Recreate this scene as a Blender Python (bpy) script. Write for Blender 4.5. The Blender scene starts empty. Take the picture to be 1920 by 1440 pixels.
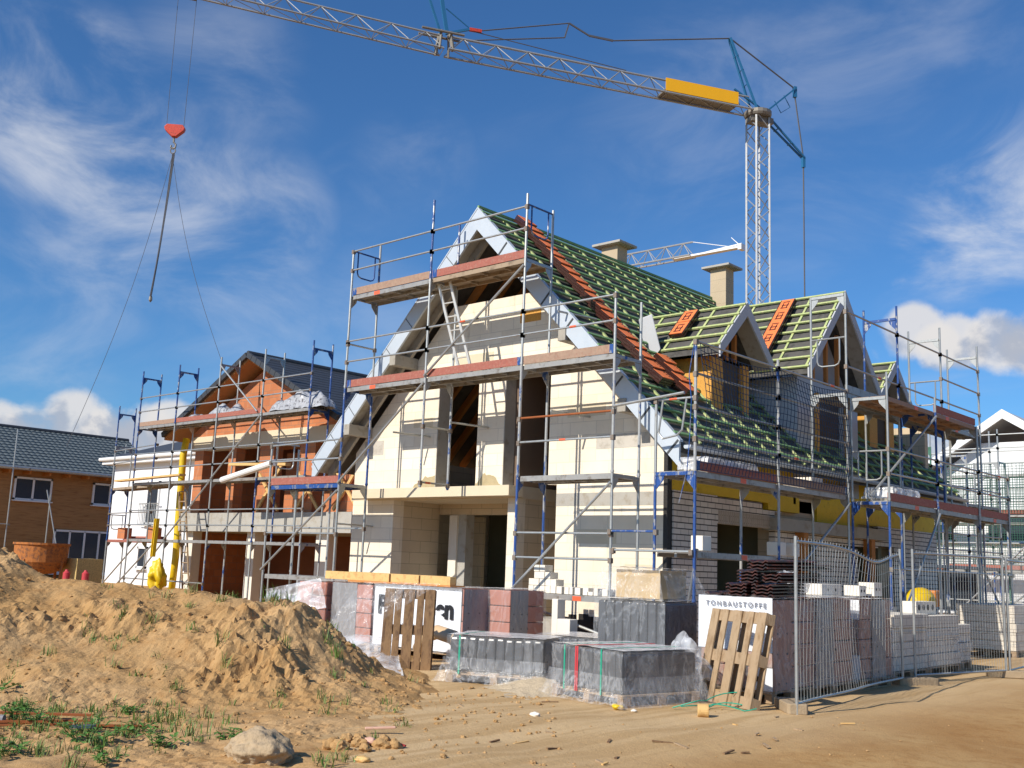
import bpy, math, random
from mathutils import Vector, Matrix, noise
random.seed(7)
SC = bpy.context.scene
COL = SC.collection
# ------------------------------------------------------------------ camera, sky, sun, exposure
cd = bpy.data.cameras.new('camera'); cam = bpy.data.objects.new('camera', cd); COL.objects.link(cam)
cd.sensor_width = 36; cd.lens = 37.14; cd.clip_end = 4000; cd.clip_start = .1
R = Matrix(((0.742, 0.086, 0.665), (0.669, -0.149, -0.728), (0.037, 0.985, -0.168)))
cx = Vector(R.col[0]).normalized(); cy = Vector(R.col[1]); cy = (cy-cx*cy.dot(cx)).normalized(); cz = cx.cross(cy)
cam.matrix_world = Matrix(((cx.x, cy.x, cz.x, 0), (cx.y, cy.y, cz.y, 0), (cx.z, cy.z, cz.z, 1.57), (0, 0, 0, 1)))
SC.camera = cam
SC.view_settings.view_transform = 'Standard'; SC.view_settings.look = 'None'
SC.view_settings.exposure = 0.22; SC.view_settings.gamma = 1
SUN = Vector((-0.10, -1.0, 0.715)).normalized()          # direction towards the sun
sd = bpy.data.lights.new('sun', 'SUN'); sd.energy = 4.6; sd.angle = math.radians(.5); sd.color = (1, .93, .82)
so = bpy.data.objects.new('sun', sd); COL.objects.link(so)
so.rotation_euler = SUN.to_track_quat('Z', 'Y').to_euler()
W = bpy.data.worlds.new('World'); SC.world = W; W.use_nodes = True

class NT:
    """little helper that writes node trees"""
    def __init__(s, tree): s.t = tree; s.n = tree.nodes; s.l = tree.links
    def new(s, typ, **kw):
        n = s.n.new(typ)
        for k, v in kw.items(): setattr(n, k, v)
        return n
    def link(s, a, b): s.l.new(a, b)
    def put(s, sock, v):
        if isinstance(v, bpy.types.NodeSocket): s.l.new(v, sock)
        elif v is not None:
            if isinstance(v, (tuple, list)) and sock.type == 'RGBA' and len(v) == 3: v = (*v, 1)
            sock.default_value = v
    def math(s, op, a, b=None, c=None, clamp=False):
        n = s.new('ShaderNodeMath', operation=op); n.use_clamp = clamp
        for i, v in enumerate((a, b, c)): s.put(n.inputs[i], v) if v is not None else None
        return n.outputs[0]
    def vmath(s, op, a, b=None):
        n = s.new('ShaderNodeVectorMath', operation=op)
        s.put(n.inputs[0], a)
        if b is not None: s.put(n.inputs[1], b)
        return n.outputs['Value'] if op in ('DOT_PRODUCT', 'LENGTH') else n.outputs[0]
    def noise(s, vec, scale, detail=4, rough=.55, dist=0):
        n = s.new('ShaderNodeTexNoise'); s.put(n.inputs['Vector'], vec)
        n.inputs['Scale'].default_value = scale; n.inputs['Detail'].default_value = detail
        n.inputs['Roughness'].default_value = rough; n.inputs['Distortion'].default_value = dist
        return n.outputs[0]
    def ramp(s, v, lo, hi):
        n = s.new('ShaderNodeMapRange'); n.clamp = True; n.interpolation_type = 'SMOOTHSTEP'
        s.put(n.inputs[0], v); n.inputs[1].default_value = lo; n.inputs[2].default_value = hi
        return n.outputs[0]
    def mix(s, f, a, b, mode='MIX'):
        n = s.new('ShaderNodeMix', data_type='RGBA', blend_type=mode)
        s.put(n.inputs[0], f); s.put(n.inputs[6], a); s.put(n.inputs[7], b)
        return n.outputs[2]
    def vscale(s, v, sc):
        n = s.new('ShaderNodeVectorMath', operation='MULTIPLY'); s.put(n.inputs[0], v); n.inputs[1].default_value = sc
        return n.outputs[0]

def build_sky():
    t = NT(W.node_tree); bg = W.node_tree.nodes['Background']
    sky = t.new('ShaderNodeTexSky', sky_type='NISHITA'); sky.sun_disc = False
    sky.sun_elevation = math.asin(SUN.z); sky.sun_rotation = math.atan2(SUN.x, SUN.y)
    sky.air_density = 1.0; sky.dust_density = .4; sky.ozone_density = 2.2
    g = t.new('ShaderNodeTexCoord').outputs['Generated']
    base = t.mix(1.0, sky.outputs[0], (.40, .73, 1.06), 'MULTIPLY')
    # wispy high cloud: noise on the direction projected to a high plane
    sep = t.new('ShaderNodeSeparateXYZ'); t.link(g, sep.inputs[0])
    zz = t.math('MAXIMUM', t.math('ADD', sep.outputs[2], .12), .02)
    px = t.math('DIVIDE', sep.outputs[0], zz); py = t.math('DIVIDE', sep.outputs[1], zz)
    cmb = t.new('ShaderNodeCombineXYZ'); t.link(px, cmb.inputs[0]); t.link(py, cmb.inputs[1])
    rot = t.new('ShaderNodeMapping'); t.link(cmb.outputs[0], rot.inputs[0])
    rot.inputs['Rotation'].default_value = (0, 0, math.radians(-50)); rot.inputs['Scale'].default_value = (.5, 1.5, 1)
    n1 = t.noise(rot.outputs[0], 1.15, 9, .58, .9); n2 = t.noise(cmb.outputs[0], .75, 4, .5, .4)
    wisp = t.math('MULTIPLY', t.ramp(n1, .47, .82), t.ramp(n2, .42, .68))
    cover = t.math('MULTIPLY', wisp, .26)
    def blob(dx, dy, dz, r0, r1):
        d = Vector((dx, dy, dz)).normalized()
        return t.ramp(t.vmath('DOT_PRODUCT', g, tuple(d)), math.cos(math.radians(r1)), math.cos(math.radians(r0)))
    # thicker bright wisps (places in the sky, by direction)
    wn = t.noise(t.vscale(g, (1, 1, 2.0)), 5.5, 10, .60, .55)
    for d, r0, r1, a in (((-.86, .37, .36), 0, 6.5, .62), ((-.84, .41, .335), 0, 6, .62), ((-.87, .34, .365), 0, 6, .5), ((-.86, .41, .28), .5, 6, .34), ((-.82, .48, .295), .5, 6, .42), ((-.80, .52, .30), .5, 5, .40), ((-.85, .47, .225), 0, 6, .26), ((-.90, .39, .22), 0, 6, .26), ((-.82, .53, .215), 0, 6, .24), ((-.91, .39, .165), 0, 5, .28), ((-.79, .46, .40), 0, 6, .22), ((-.70, .62, .36), 0, 4, .2), ((-.45, .81, .38), 2, 11, .16), ((-.36, .84, .42), 2, 10, .16), ((-.27, .91, .32), 1.5, 5.5, .75), ((-.30, .91, .29), 1, 4.5, .65), ((-.25, .92, .285), 1, 4.5, .7), ((-.34, .92, .25), .5, 3.5, .22), ((-.76, .62, .2), 0, 6, .16)):
        b = t.math('MULTIPLY', blob(*d, r0, r1), t.math('MULTIPLY', t.ramp(wn, .36, .72), a))
        cover = t.math('MAXIMUM', cover, b)
    cwhite = t.mix(t.ramp(wn, .35, .75), (5.2, 5.6, 6.3), (7.6, 7.6, 7.7))
    col = t.mix(cover, base, cwhite)
    # cumulus low over the horizon
    cn = t.noise(g, 15, 9, .58, .3); cs = t.noise(t.vmath('ADD', g, (.008, .03, -.02)), 15, 6, .55, .3)
    for d, r0, r1 in (((-.352, .912, .216), 0, 1.9), ((-.318, .922, .204), 0, 1.9), ((-.290, .932, .206), 0, 2.1), ((-.262, .940, .202), 0, 2.3), ((-.335, .92, .20), 0, 1.6), ((-.35, .93, .105), 0, 2.2), ((-.40, .91, .10), 0, 2.0), ((-.90, .42, .108), 0, 2.3), ((-.92, .39, .092), 0, 2.4), ((-.89, .45, .098), 0, 2.2), ((-.925, .365, .095), 0, 2.3), ((-.865, .495, .108), 0, 1.9), ((-.875, .47, .09), 0, 2.8), ((-.84, .53, .10), 0, 2.6)):
        dn = Vector(d).normalized()
        m = t.math('ADD', blob(*d, r0, r1), t.math('MULTIPLY', t.math('SUBTRACT', cn, .5), 1.9))
        m = t.ramp(m, .22, .84)
        m = t.math('MULTIPLY', m, t.ramp(blob(*d, r0, r1+1.2), 0, .25))
        shade = t.math('ADD', t.math('MULTIPLY', t.math('SUBTRACT', sep.outputs[2], dn.z), 14.0), t.math('MULTIPLY', t.math('SUBTRACT', cn, cs), 4.0))
        cc = t.mix(t.ramp(shade, -.35, .40), (3.9, 4.2, 4.9), (6.8, 6.6, 6.5))
        col = t.mix(t.math('MULTIPLY', m, .86), col, cc)
    t.link(col, bg.inputs[0]); bg.inputs[1].default_value = .10
build_sky()

# ------------------------------------------------------------------ materials
MATS = {}
def base_mat(name):
    m = bpy.data.materials.new(name); m.use_nodes = True
    t = NT(m.node_tree); b = m.node_tree.nodes['Principled BSDF']
    tc = t.new('ShaderNodeTexCoord').outputs['Object']
    MATS[name] = m
    return m, t, b, tc
def M(name, col, rough=.6, metal=0, var=.18, scale=5, bump=0, bscale=60, col2=None, c2=(.5, .65), stretch=None, alpha=None, spec=None):
    m, t, b, tc = base_mat(name)
    v = t.vscale(tc, stretch) if stretch else tc
    n = t.noise(v, scale, 6, .6)
    f = t.math('ADD', t.math('MULTIPLY', n, 2*var), 1-var)
    c = t.mix(1.0, (*col, 1), t.new('ShaderNodeCombineColor').outputs[0], 'MULTIPLY') if False else None
    hsv = t.new('ShaderNodeHueSaturation'); t.link(f, hsv.inputs['Value'])
    if col2:
        c0 = t.mix(t.ramp(t.noise(v, scale*1.7, 7, .65), *c2), (*col, 1), (*col2, 1)); t.link(c0, hsv.inputs['Color'])
    else: hsv.inputs['Color'].default_value = (*col, 1)
    t.link(hsv.outputs[0], b.inputs['Base Color'])
    b.inputs['Metallic'].default_value = metal
    t.put(b.inputs['Roughness'], t.math('ADD', t.math('MULTIPLY', t.noise(tc, scale*3, 3), .25), rough-.12))
    if spec is not None: b.inputs['Specular IOR Level'].default_value = spec
    if bump:
        bn = t.new('ShaderNodeBump'); bn.inputs['Strength'].default_value = bump; bn.inputs['Distance'].default_value = .02
        t.link(t.noise(v, bscale, 5, .6), bn.inputs['Height']); t.link(bn.outputs[0], b.inputs['Normal'])
    if alpha is not None: b.inputs['Alpha'].default_value = alpha
    return m
def brick_mat(name, axis, c1, c2, cm, bw, bh, mortar, bump=.3, var=.2, off=.5, stain=None, rough=.85):
    """courses of bricks or blocks; axis 'x' = wall seen along Y, 'y' = wall seen along X"""
    m, t, b, tc = base_mat(name)
    sep = t.new('ShaderNodeSeparateXYZ'); t.link(tc, sep.inputs[0])
    cmb = t.new('ShaderNodeCombineXYZ')
    h = t.math('ADD', sep.outputs[0], sep.outputs[1]) if axis == 'xy' else sep.outputs[0 if axis == 'x' else 1]
    t.link(h, cmb.inputs[0]); t.link(sep.outputs[2], cmb.inputs[1])
    br = t.new('ShaderNodeTexBrick'); br.offset = off; t.link(cmb.outputs[0], br.inputs['Vector'])
    br.inputs['Scale'].default_value = 1; br.inputs['Brick Width'].default_value = bw; br.inputs['Row Height'].default_value = bh
    br.inputs['Mortar Size'].default_value = mortar; br.inputs['Mortar Smooth'].default_value = .1; br.inputs['Bias'].default_value = 0
    br.inputs['Color1'].default_value = (*c1, 1); br.inputs['Color2'].default_value = (*c2, 1); br.inputs['Mortar'].default_value = (*cm, 1)
    n = t.noise(tc, 2.2, 7, .62)
    hsv = t.new('ShaderNodeHueSaturation'); t.link(t.math('ADD', t.math('MULTIPLY', n, 2*var), 1-var), hsv.inputs['Value'])
    t.link(br.outputs[0], hsv.inputs['Color']); c = hsv.outputs[0]
    if stain:
        c = t.mix(t.math('MULTIPLY', t.ramp(t.noise(t.vscale(tc, (1, 1, .35)), 3.3, 8, .7, .5), .56, .72), stain[1]), c, (*stain[0], 1))
    t.link(c, b.inputs['Base Color']); b.inputs['Roughness'].default_value = rough
    bn = t.new('ShaderNodeBump'); bn.inputs['Strength'].default_value = bump; bn.inputs['Distance'].default_value = .012
    hgt = t.math('ADD', t.math('MULTIPLY', br.outputs[1], -1.0), t.math('MULTIPLY', t.noise(tc, 55, 4), .35))
    t.link(hgt, bn.inputs['Height']); t.link(bn.outputs[0], b.inputs['Normal'])
    return m
def wear_mat(name, paint, under, th=.55, rough=.45, metal_u=.7, scale=7):
    m, t, b, tc = base_mat(name)
    f = t.ramp(t.noise(t.vscale(tc, (1, 1, .45)), scale, 7, .68), th, th+.05)
    n = t.noise(tc, 22, 4)
    c = t.mix(f, t.mix(n, tuple(x*.75 for x in paint), tuple(min(1, x*1.25) for x in paint)), t.mix(n, tuple(x*.75 for x in under), tuple(min(1, x*1.2) for x in under)))
    t.link(c, b.inputs['Base Color']); t.put(b.inputs['Metallic'], t.math('MULTIPLY', f, metal_u)); b.inputs['Roughness'].default_value = rough
    return m
def film_mat(name, a0, a1, tint=(.85, .87, .9), rough=.10, scale=5, bigw=.3):
    """creased clear plastic film"""
    m, t, b, tc = base_mat(name)
    wr = t.noise(t.vscale(tc, (1, 1, .5)), scale, 6, .6, 1.4)
    rid = t.math('ABSOLUTE', t.math('SUBTRACT', wr, .5))
    crease = t.ramp(rid, .055, .0)
    big = t.ramp(t.noise(tc, scale*.5, 4, .55, .8), .42, .72)
    f = t.math('MAXIMUM', t.math('MULTIPLY', crease, .5), t.math('MULTIPLY', big, bigw))
    al = t.math('ADD', t.math('MULTIPLY', f, a1-a0), a0)
    b.inputs['Base Color'].default_value = (*tint, 1); b.inputs['Roughness'].default_value = rough
    b.inputs['Specular IOR Level'].default_value = .8
    t.link(al, b.inputs['Alpha'])
    bn = t.new('ShaderNodeBump'); bn.inputs['Strength'].default_value = .7; bn.inputs['Distance'].default_value = .03
    t.link(t.noise(t.vscale(tc, (1, 1, .5)), scale*1.6, 6, .6, 1.6), bn.inputs['Height']); t.link(bn.outputs[0], b.inputs['Normal'])
    return m
def soil_mat(name, a, b_, c, dark, track=False):
    m, t, b, tc = base_mat(name)
    n1 = t.noise(tc, .55, 7, .62, .4); n2 = t.noise(tc, 4.5, 8, .68); n3 = t.noise(tc, 26, 5, .6)
    col = t.mix(t.ramp(n1, .36, .64), a, b_)
    col = t.mix(t.math('MULTIPLY', t.ramp(n2, .42, .75), .75), col, c)
    col = t.mix(t.math('MULTIPLY', t.ramp(n3, .55, .8), .5), col, dark)
    if track:
        sep = t.new('ShaderNodeSeparateXYZ'); t.link(tc, sep.inputs[0])
        # the compacted driving lane in front of the building plots runs along Y
        lane = t.math('ADD', t.math('MULTIPLY', sep.outputs[0], 1.0), t.math('MULTIPLY', t.noise(tc, .35, 3), 1.6))
        lm = t.math('MULTIPLY', t.ramp(lane, -5.6, -4.7), t.ramp(lane, 3.2, 1.0))
        col = t.mix(t.math('MULTIPLY', lm, .92), col, t.mix(n2, (.54, .37, .185), (.63, .46, .265)))
        st_ = t.ramp(t.noise(t.vscale(tc, (3.2, .22, 1)), 1.3, 6, .6, .3), .42, .62)
        col = t.mix(t.math('MULTIPLY', t.math('MULTIPLY', st_, lm), .45), col, (.33, .19, .07))
        dk = t.ramp(t.noise(t.vscale(tc, (2.2, .5, 1)), .9, 6, .6, .6), .50, .64)
        dm = t.math('MULTIPLY', dk, t.math('MULTIPLY', t.ramp(lane, -10.5, -8.5), t.ramp(lane, -3.6, -5.4)))
        col = t.mix(t.math('MULTIPLY', dm, .85), col, (.15, .066, .02))
    t.link(col, b.inputs['Base Color']); b.inputs['Roughness'].default_value = .95; b.inputs['Specular IOR Level'].default_value = .15
    bn = t.new('ShaderNodeBump'); bn.inputs['Strength'].default_value = .55; bn.inputs['Distance'].default_value = .03
    t.link(t.math('ADD', t.noise(tc, 11, 8, .7), t.math('MULTIPLY', t.noise(tc, 48, 4), .4)), bn.inputs['Height']); t.link(bn.outputs[0], b.inputs['Normal'])
    return m

GALV = M('galvanised_steel', (.40, .41, .40), .42, .55, .22, 9, col2=(.30, .26, .22), c2=(.58, .72))
BLUE = wear_mat('blue_paint', (.018, .07, .26), (.38, .38, .39), .53, scale=9)
GALVB = wear_mat('steel_with_blue', (.36, .37, .37), (.02, .08, .28), .55, metal_u=.1, scale=5)
DECK = M('steel_deck', (.36, .35, .33), .5, .4, .2, 4, col2=(.20, .17, .14), c2=(.5, .7))
DECKW = M('plywood_deck', (.33, .25, .17), .75, 0, .22, 3, col2=(.20, .15, .10), stretch=(1, 1, 1))
TOE = M('red_toe_board', (.33, .105, .075), .75, 0, .28, 16, col2=(.40, .24, .18), c2=(.45, .85))
TOEW = M('worn_wood_board', (.34, .23, .165), .8, 0, .28, 14, col2=(.30, .13, .09), c2=(.45, .85))
COUPLER = M('rusty_coupler', (.22, .19, .16), .6, .4, .4, 20, col2=(.25, .12, .05))
ORANGE_MARK = M('orange_marking', (.75, .13, .05), .5)
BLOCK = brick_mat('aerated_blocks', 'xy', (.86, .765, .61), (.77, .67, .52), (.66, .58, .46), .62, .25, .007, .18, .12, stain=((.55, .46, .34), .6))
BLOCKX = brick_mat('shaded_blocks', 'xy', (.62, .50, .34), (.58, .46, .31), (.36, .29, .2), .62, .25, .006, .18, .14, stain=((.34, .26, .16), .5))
FACE = brick_mat('facing_bricks', 'y', (.76, .68, .59), (.68, .60, .52), (.26, .22, .18), .25, .104, .006, .4, .2)
def open_joints(m, rh, w):
    t = NT(m.node_tree); b = m.node_tree.nodes['Principled BSDF']; old = b.inputs['Base Color'].links[0].from_socket
    sep = t.new('ShaderNodeSeparateXYZ'); t.link(t.new('ShaderNodeTexCoord').outputs['Object'], sep.inputs[0])
    fr = t.math('FRACT', t.math('DIVIDE', sep.outputs[2], rh)); f = t.math('LESS_THAN', t.math('ABSOLUTE', t.math('SUBTRACT', fr, t.math('ADD', .0, w/2))), w/2)
    t.link(t.mix(f, old, (.03, .025, .02)), b.inputs['Base Color'])
open_joints(FACE, .104, .14)
CLAYX = brick_mat('clay_blocks', 'xy', (.52, .19, .075), (.44, .15, .06), (.34, .17, .10), .37, .25, .010, .35, .15, stain=((.55, .32, .2), .5))
CONC = M('concrete', (.40, .38, .34), .85, 0, .16, 2.5, .25, 45, col2=(.32, .28, .22), c2=(.5, .7))
TANCONC = M('dusty_concrete', (.36, .27, .17), .9, 0, .25, 9, .4, 40)
PATCH = M('grey_wall_patch', (.52, .48, .42), .85, 0, .15, 4, .2, 40, col2=(.42, .38, .32))  # greyer tone for small flat patches on the gable
CONCL = M('pale_concrete', (.66, .56, .40), .8, 0, .10, 2.5, .12, 40)
MORTAR = M('mortar', (.42, .34, .20), .9, 0, .25, 8, .4, 40)
YEL = M('yellow_insulation', (.74, .50, .02), .7, 0, .16, 5, col2=(.42, .26, .02), c2=(.58, .74))
BITUMEN = M('bitumen_coating', (.018, .015, .012), .55, 0, .3, 8, .3, 30)
VERGE = M('zinc_verge_sheet', (.52, .57, .62), .45, .15, .07, 3)
VERGEG = M('grey_verge_board', (.46, .47, .49), .6, 0, .08, 3)
SOFFIT = M('soffit_board', (.36, .33, .28), .8, 0, .12, 3, col2=(.28, .25, .2))
DARKSEAM = M('dark_seam', (.06, .065, .07), .6)
UNDERLAY = M('roof_underlay', (.085, .080, .074), .7, 0, .35, 3, .5, 5, col2=(.05, .047, .043))
BATTEN = M('dim_green_batten', (.17, .32, .135), .7, 0, .3, 9, col2=(.34, .40, .19), c2=(.55, .75))  # darker copy: weaker light on the main slope put into the colour
BATTEN_LIT = M('sunlit_green_batten', (.40, .47, .19), .7, 0, .2, 9, col2=(.58, .54, .28))  # same green wood, sunlit brightness put into the colour
RAFTER = M('rafter_timber', (.50, .20, .05), .75, 0, .25, 4, stretch=(1, 1, 1))
TIMBER = M('fresh_timber', (.66, .42, .16), .7, 0, .18, 6, col2=(.52, .30, .11))
OSB = M('osb_board', (.66, .33, .06), .75, 0, .22, 28, .15, 60, col2=(.50, .23, .05))
PALLET = M('pallet_wood', (.37, .26, .155), .8, 0, .3, 7, .4, 30, col2=(.26, .165, .085), c2=(.48, .68), stretch=(1, 1, .35))
PALLETD = M('old_pallet_wood', (.24, .14, .065), .85, 0, .3, 8, .4, 30, col2=(.13, .07, .035), c2=(.45, .65), stretch=(1, 1, .35))
TILE_O = M('orange_tile', (.80, .20, .055), .7, 0, .2, 14)
TILE_D = M('dark_tile', (.05, .016, .012), .22, 0, .25, 14, spec=.8)
TILE_R = M('redbrown_tile', (.085, .024, .016), .3, 0, .35, 9, col2=(.018, .011, .011), c2=(.42, .55), spec=.7)
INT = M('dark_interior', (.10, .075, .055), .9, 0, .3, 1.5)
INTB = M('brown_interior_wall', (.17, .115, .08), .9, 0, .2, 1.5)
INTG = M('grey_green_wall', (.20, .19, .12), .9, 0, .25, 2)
GREYTILE = M('wrapped_grey_tile', (.062, .066, .076), .3, 0, .3, 6)
CLAYPACK = M('red_clay_bricks', (.42, .165, .115), .8, 0, .15, 4)
CLAYVEIL = M('veiled_clay_bricks', (.36, .20, .15), .6, 0, .18, 3, col2=(.28, .19, .15))
GREYPRINT = M('grey_printed_film', (.22, .215, .22), .4, 0, .15, 4)
WHITEPRINT = M('white_printed_film', (.80, .82, .86), .35, 0, .05, 2, .3, 6)
INK = M('black_ink', (.012, .012, .014), .5)
INKG = M('grey_ink', (.24, .24, .26), .5)
WHITEB = brick_mat('calcium_silicate', 'xy', (.74, .68, .58), (.70, .63, .53), (.42, .37, .31), .26, .12, .006, .25, .10)
WHITEP = M('white_block', (.76, .70, .60), .8, 0, .08, 6, .1, 40)
FILM = film_mat('clear_film', .05, .42)
FILMTOP = film_mat('milky_top_film', .72, .95, tint=(.90, .88, .87), scale=3, bigw=1)  # denser, paler film for the tops of the packs
FILMT = film_mat('thin_film', .09, .32, scale=3.2, bigw=.14)
FILMW = film_mat('milky_film', .32, .85, scale=3, bigw=1)
WHITE = M('white_render', (.78, .79, .80), .8, 0, .05, 2)
WHITEW = M('white_frame', (.78, .78, .77), .5, 0, .04, 3)
GLASS = M('window_glass', (.035, .045, .06), .08, 0, .1, 1)
WOODCLAD = M('wood_cladding', (.36, .185, .065), .75, 0, .3, 1.2, col2=(.26, .12, .04), stretch=(1, .6, 7))
SLATE = M('slate_tile', (.045, .047, .052), .5, 0, .25, 4)
SLATEB = M('bluegrey_tile', (.115, .135, .138), .5, 0, .2, 5)
CRANEG = M('crane_galvanised', (.36, .37, .38), .5, .35, .2, 4, col2=(.34, .33, .31))
CRANED = M('crane_dark_steel', (.23, .21, .18), .6, .3, .25, 4)
CRANEB = M('crane_blue', (.02, .14, .30), .5, 0, .2, 3)
CRANEY = M('crane_yellow', (.92, .46, .005), .5, 0, .05, 2)
RED = M('crane_red', (.62, .06, .03), .55, 0, .3, 12, col2=(.25, .05, .03))
ROPE = M('steel_rope', (.12, .12, .13), .6, .3)
NETM = M('blue_net', (.018, .045, .095), .8)
GREENNET = M('green_net', (.07, .19, .14), .8)
RUST = M('rusty_steel', (.46, .16, .035), .8, .1, .3, 7, .2, 30, col2=(.20, .08, .035), c2=(.45, .65))
REDBAR = M('rusty_bar', (.30, .085, .022), .85, 0, .3, 8)
YELP = M('yellow_plastic', (.74, .50, .01), .45, 0, .22, 4, col2=(.52, .34, .03), c2=(.52, .75))
GREENP = M('green_strap', (.02, .34, .22), .5)
REDP = M('red_plastic', (.55, .05, .06), .45)
BLACKP = M('black_plastic', (.02, .02, .022), .5)
STONE = M('conglomerate_stone', (.42, .31, .19), .95, 0, .25, 16, .9, 24, col2=(.34, .25, .15))
GRAVEL = M('gravel', (.50, .40, .27), .95, 0, .3, 30, .8, 40)
PINKP = M('pale_pink_plastic', (.70, .42, .30), .5)
GRASS = M('grass_blade', (.10, .19, .03), .6, 0, .35, 3, col2=(.20, .22, .06), c2=(.45, .65))
LEAF = M('weed_leaf', (.075, .18, .025), .55, 0, .3, 6, col2=(.13, .24, .05))
SOIL = soil_mat('heap_soil', (.43, .255, .105), (.50, .32, .155), (.33, .17, .06), (.20, .095, .034))
GROUND = soil_mat('ground_soil', (.38, .21, .078), (.46, .285, .12), (.30, .145, .046), (.18, .082, .03), track=True)

# ------------------------------------------------------------------ mesh builder
class MB:
    def __init__(s): s.v = []; s.f = []; s.mi = []; s.m = 0
    def add(s, vs, fs):
        o = len(s.v); s.v += [tuple(v) for v in vs]
        for f in fs: s.f.append(tuple(i+o for i in f)); s.mi.append(s.m)
        return s
    def obox(s, c, ax, ay, az):
        c = Vector(c); ax = Vector(ax); ay = Vector(ay); az = Vector(az)
        vs = [c+ax*i+ay*j+az*k for i in (-1, 1) for j in (-1, 1) for k in (-1, 1)]
        return s.add(vs, [(0, 1, 3, 2), (4, 6, 7, 5), (0, 4, 5, 1), (2, 3, 7, 6), (0, 2, 6, 4), (1, 5, 7, 3)])
    def box(s, x0, x1, y0, y1, z0, z1):
        return s.obox(((x0+x1)/2, (y0+y1)/2, (z0+z1)/2), ((x1-x0)/2, 0, 0), (0, (y1-y0)/2, 0), (0, 0, (z1-z0)/2))
    def bar(s, p, q, w, h, up=(0, 0, 1)):
        """rectangular bar from p to q, w across, h along up"""
        p = Vector(p); q = Vector(q); d = q-p; u = Vector(up); sdir = d.cross(u)
        if sdir.length < 1e-6: sdir = d.cross(Vector((1, 0, 0)))
        sdir.normalize(); u = sdir.cross(d).normalized()
        return s.obox((p+q)/2, d/2, sdir*w/2, u*h/2)
    def tube(s, p, q, r, n=6, r2=None):
        p = Vector(p); q = Vector(q); d = (q-p)
        if d.length < 1e-6: return s
        d.normalize(); a = d.orthogonal().normalized(); b = d.cross(a); r2 = r if r2 is None else r2
        vs = []
        for i in range(n):
            t = 2*math.pi*i/n; e = a*math.cos(t)+b*math.sin(t); vs += [p+e*r, q+e*r2]
        fs = [(2*i, 2*((i+1) % n), 2*((i+1) % n)+1, 2*i+1) for i in range(n)]
        fs += [tuple(2*i for i in range(n))[::-1], tuple(2*i+1 for i in range(n))]
        return s.add(vs, fs)
    def path(s, pts, r, n=6, closed=False):
        pts = [Vector(p) for p in pts]; k = len(pts)
        rings = []
        for i, p in enumerate(pts):
            a = pts[(i-1) % k] if (closed or i > 0) else p
            c = pts[(i+1) % k] if (closed or i < k-1) else p
            d = (c-a).normalized()
            if i == 0 or not rings: x = d.orthogonal().normalized()
            else: x = (x-d*x.dot(d)).normalized()
            y = d.cross(x)
            rings.append([p+(x*math.cos(2*math.pi*j/n)+y*math.sin(2*math.pi*j/n))*r for j in range(n)])
        vs = [v for rg in rings for v in rg]; fs = []
        for i in range(k if closed else k-1):
            for j in range(n):
                a = i*n+j; b = i*n+(j+1) % n; c = ((i+1) % k)*n+(j+1) % n; d = ((i+1) % k)*n+j
                fs.append((a, b, c, d))
        if not closed: fs += [tuple(range(n))[::-1], tuple(range((k-1)*n, k*n))]
        return s.add(vs, fs)
    def prism(s, poly, vec):
        poly = [Vector(p) for p in poly]; vec = Vector(vec); n = len(poly)
        vs = poly+[p+vec for p in poly]
        fs = [tuple(range(n))[::-1], tuple(range(n, 2*n))]+[(i, (i+1) % n, n+(i+1) % n, n+i) for i in range(n)]
        return s.add(vs, fs)
    def lathe(s, c, prof, n=20, axis='z'):
        c = Vector(c); vs = []; fs = []
        for r, h in prof:
            for i in range(n):
                t = 2*math.pi*i/n; e = (r*math.cos(t), r*math.sin(t), h)
                vs.append(c+Vector(e if axis == 'z' else ((h, e[0], e[1]) if axis == 'x' else (e[0], h, e[1]))))
        for k in range(len(prof)-1):
            for i in range(n):
                fs.append((k*n+i, k*n+(i+1) % n, (k+1)*n+(i+1) % n, (k+1)*n+i))
        fs += [tuple(range(n))[::-1], tuple(range((len(prof)-1)*n, len(prof)*n))]
        return s.add(vs, fs)
    def build(s, name, mats, parent=None, smooth=False, bevel=0, label=None):
        me = bpy.data.meshes.new(name)
        off = Vector(parent['_b']) if parent is not None and '_b' in parent else Vector((0, 0, 0))
        if parent is not None and parent.parent is not None and '_b' in parent.parent: off = Vector(parent.parent['_b'])
        org = Vector((0, 0, 0))
        if parent is None:
            xs = [v[0] for v in s.v]; ys = [v[1] for v in s.v]; zs = [v[2] for v in s.v]
            org = Vector(((min(xs)+max(xs))/2, (min(ys)+max(ys))/2, min(zs))); off = org
        me.from_pydata([Vector(v)-off for v in s.v], [], s.f)
        mats = mats if isinstance(mats, (list, tuple)) else [mats]
        for m in mats: me.materials.append(m)
        if len(mats) > 1: me.polygons.foreach_set('material_index', s.mi)
        if smooth: me.polygons.foreach_set('use_smooth', [True]*len(me.polygons))
        me.validate(); me.update()
        o = bpy.data.objects.new(name, me); COL.objects.link(o)
        if parent is not None:
            o.parent = parent
        else: o.location = org; o['_b'] = tuple(org)
        if bevel:
            b = o.modifiers.new('bevel', 'BEVEL'); b.width = bevel; b.segments = 2; b.limit_method = 'ANGLE'
        if label: o['label'] = label
        return o
def tag(o, label, cat, group=None, kind=None):
    if label: o['label'] = label
    if cat: o['category'] = cat
    if group: o['group'] = group
    if kind: o['kind'] = kind
    return o
def thing(name, label, cat, base=(0, 0, 0), group=None):
    o = bpy.data.objects.new(name, None); COL.objects.link(o); o.location = base; o['_b'] = tuple(base)
    o.empty_display_size = .3
    return tag(o, label, cat, group)
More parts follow.
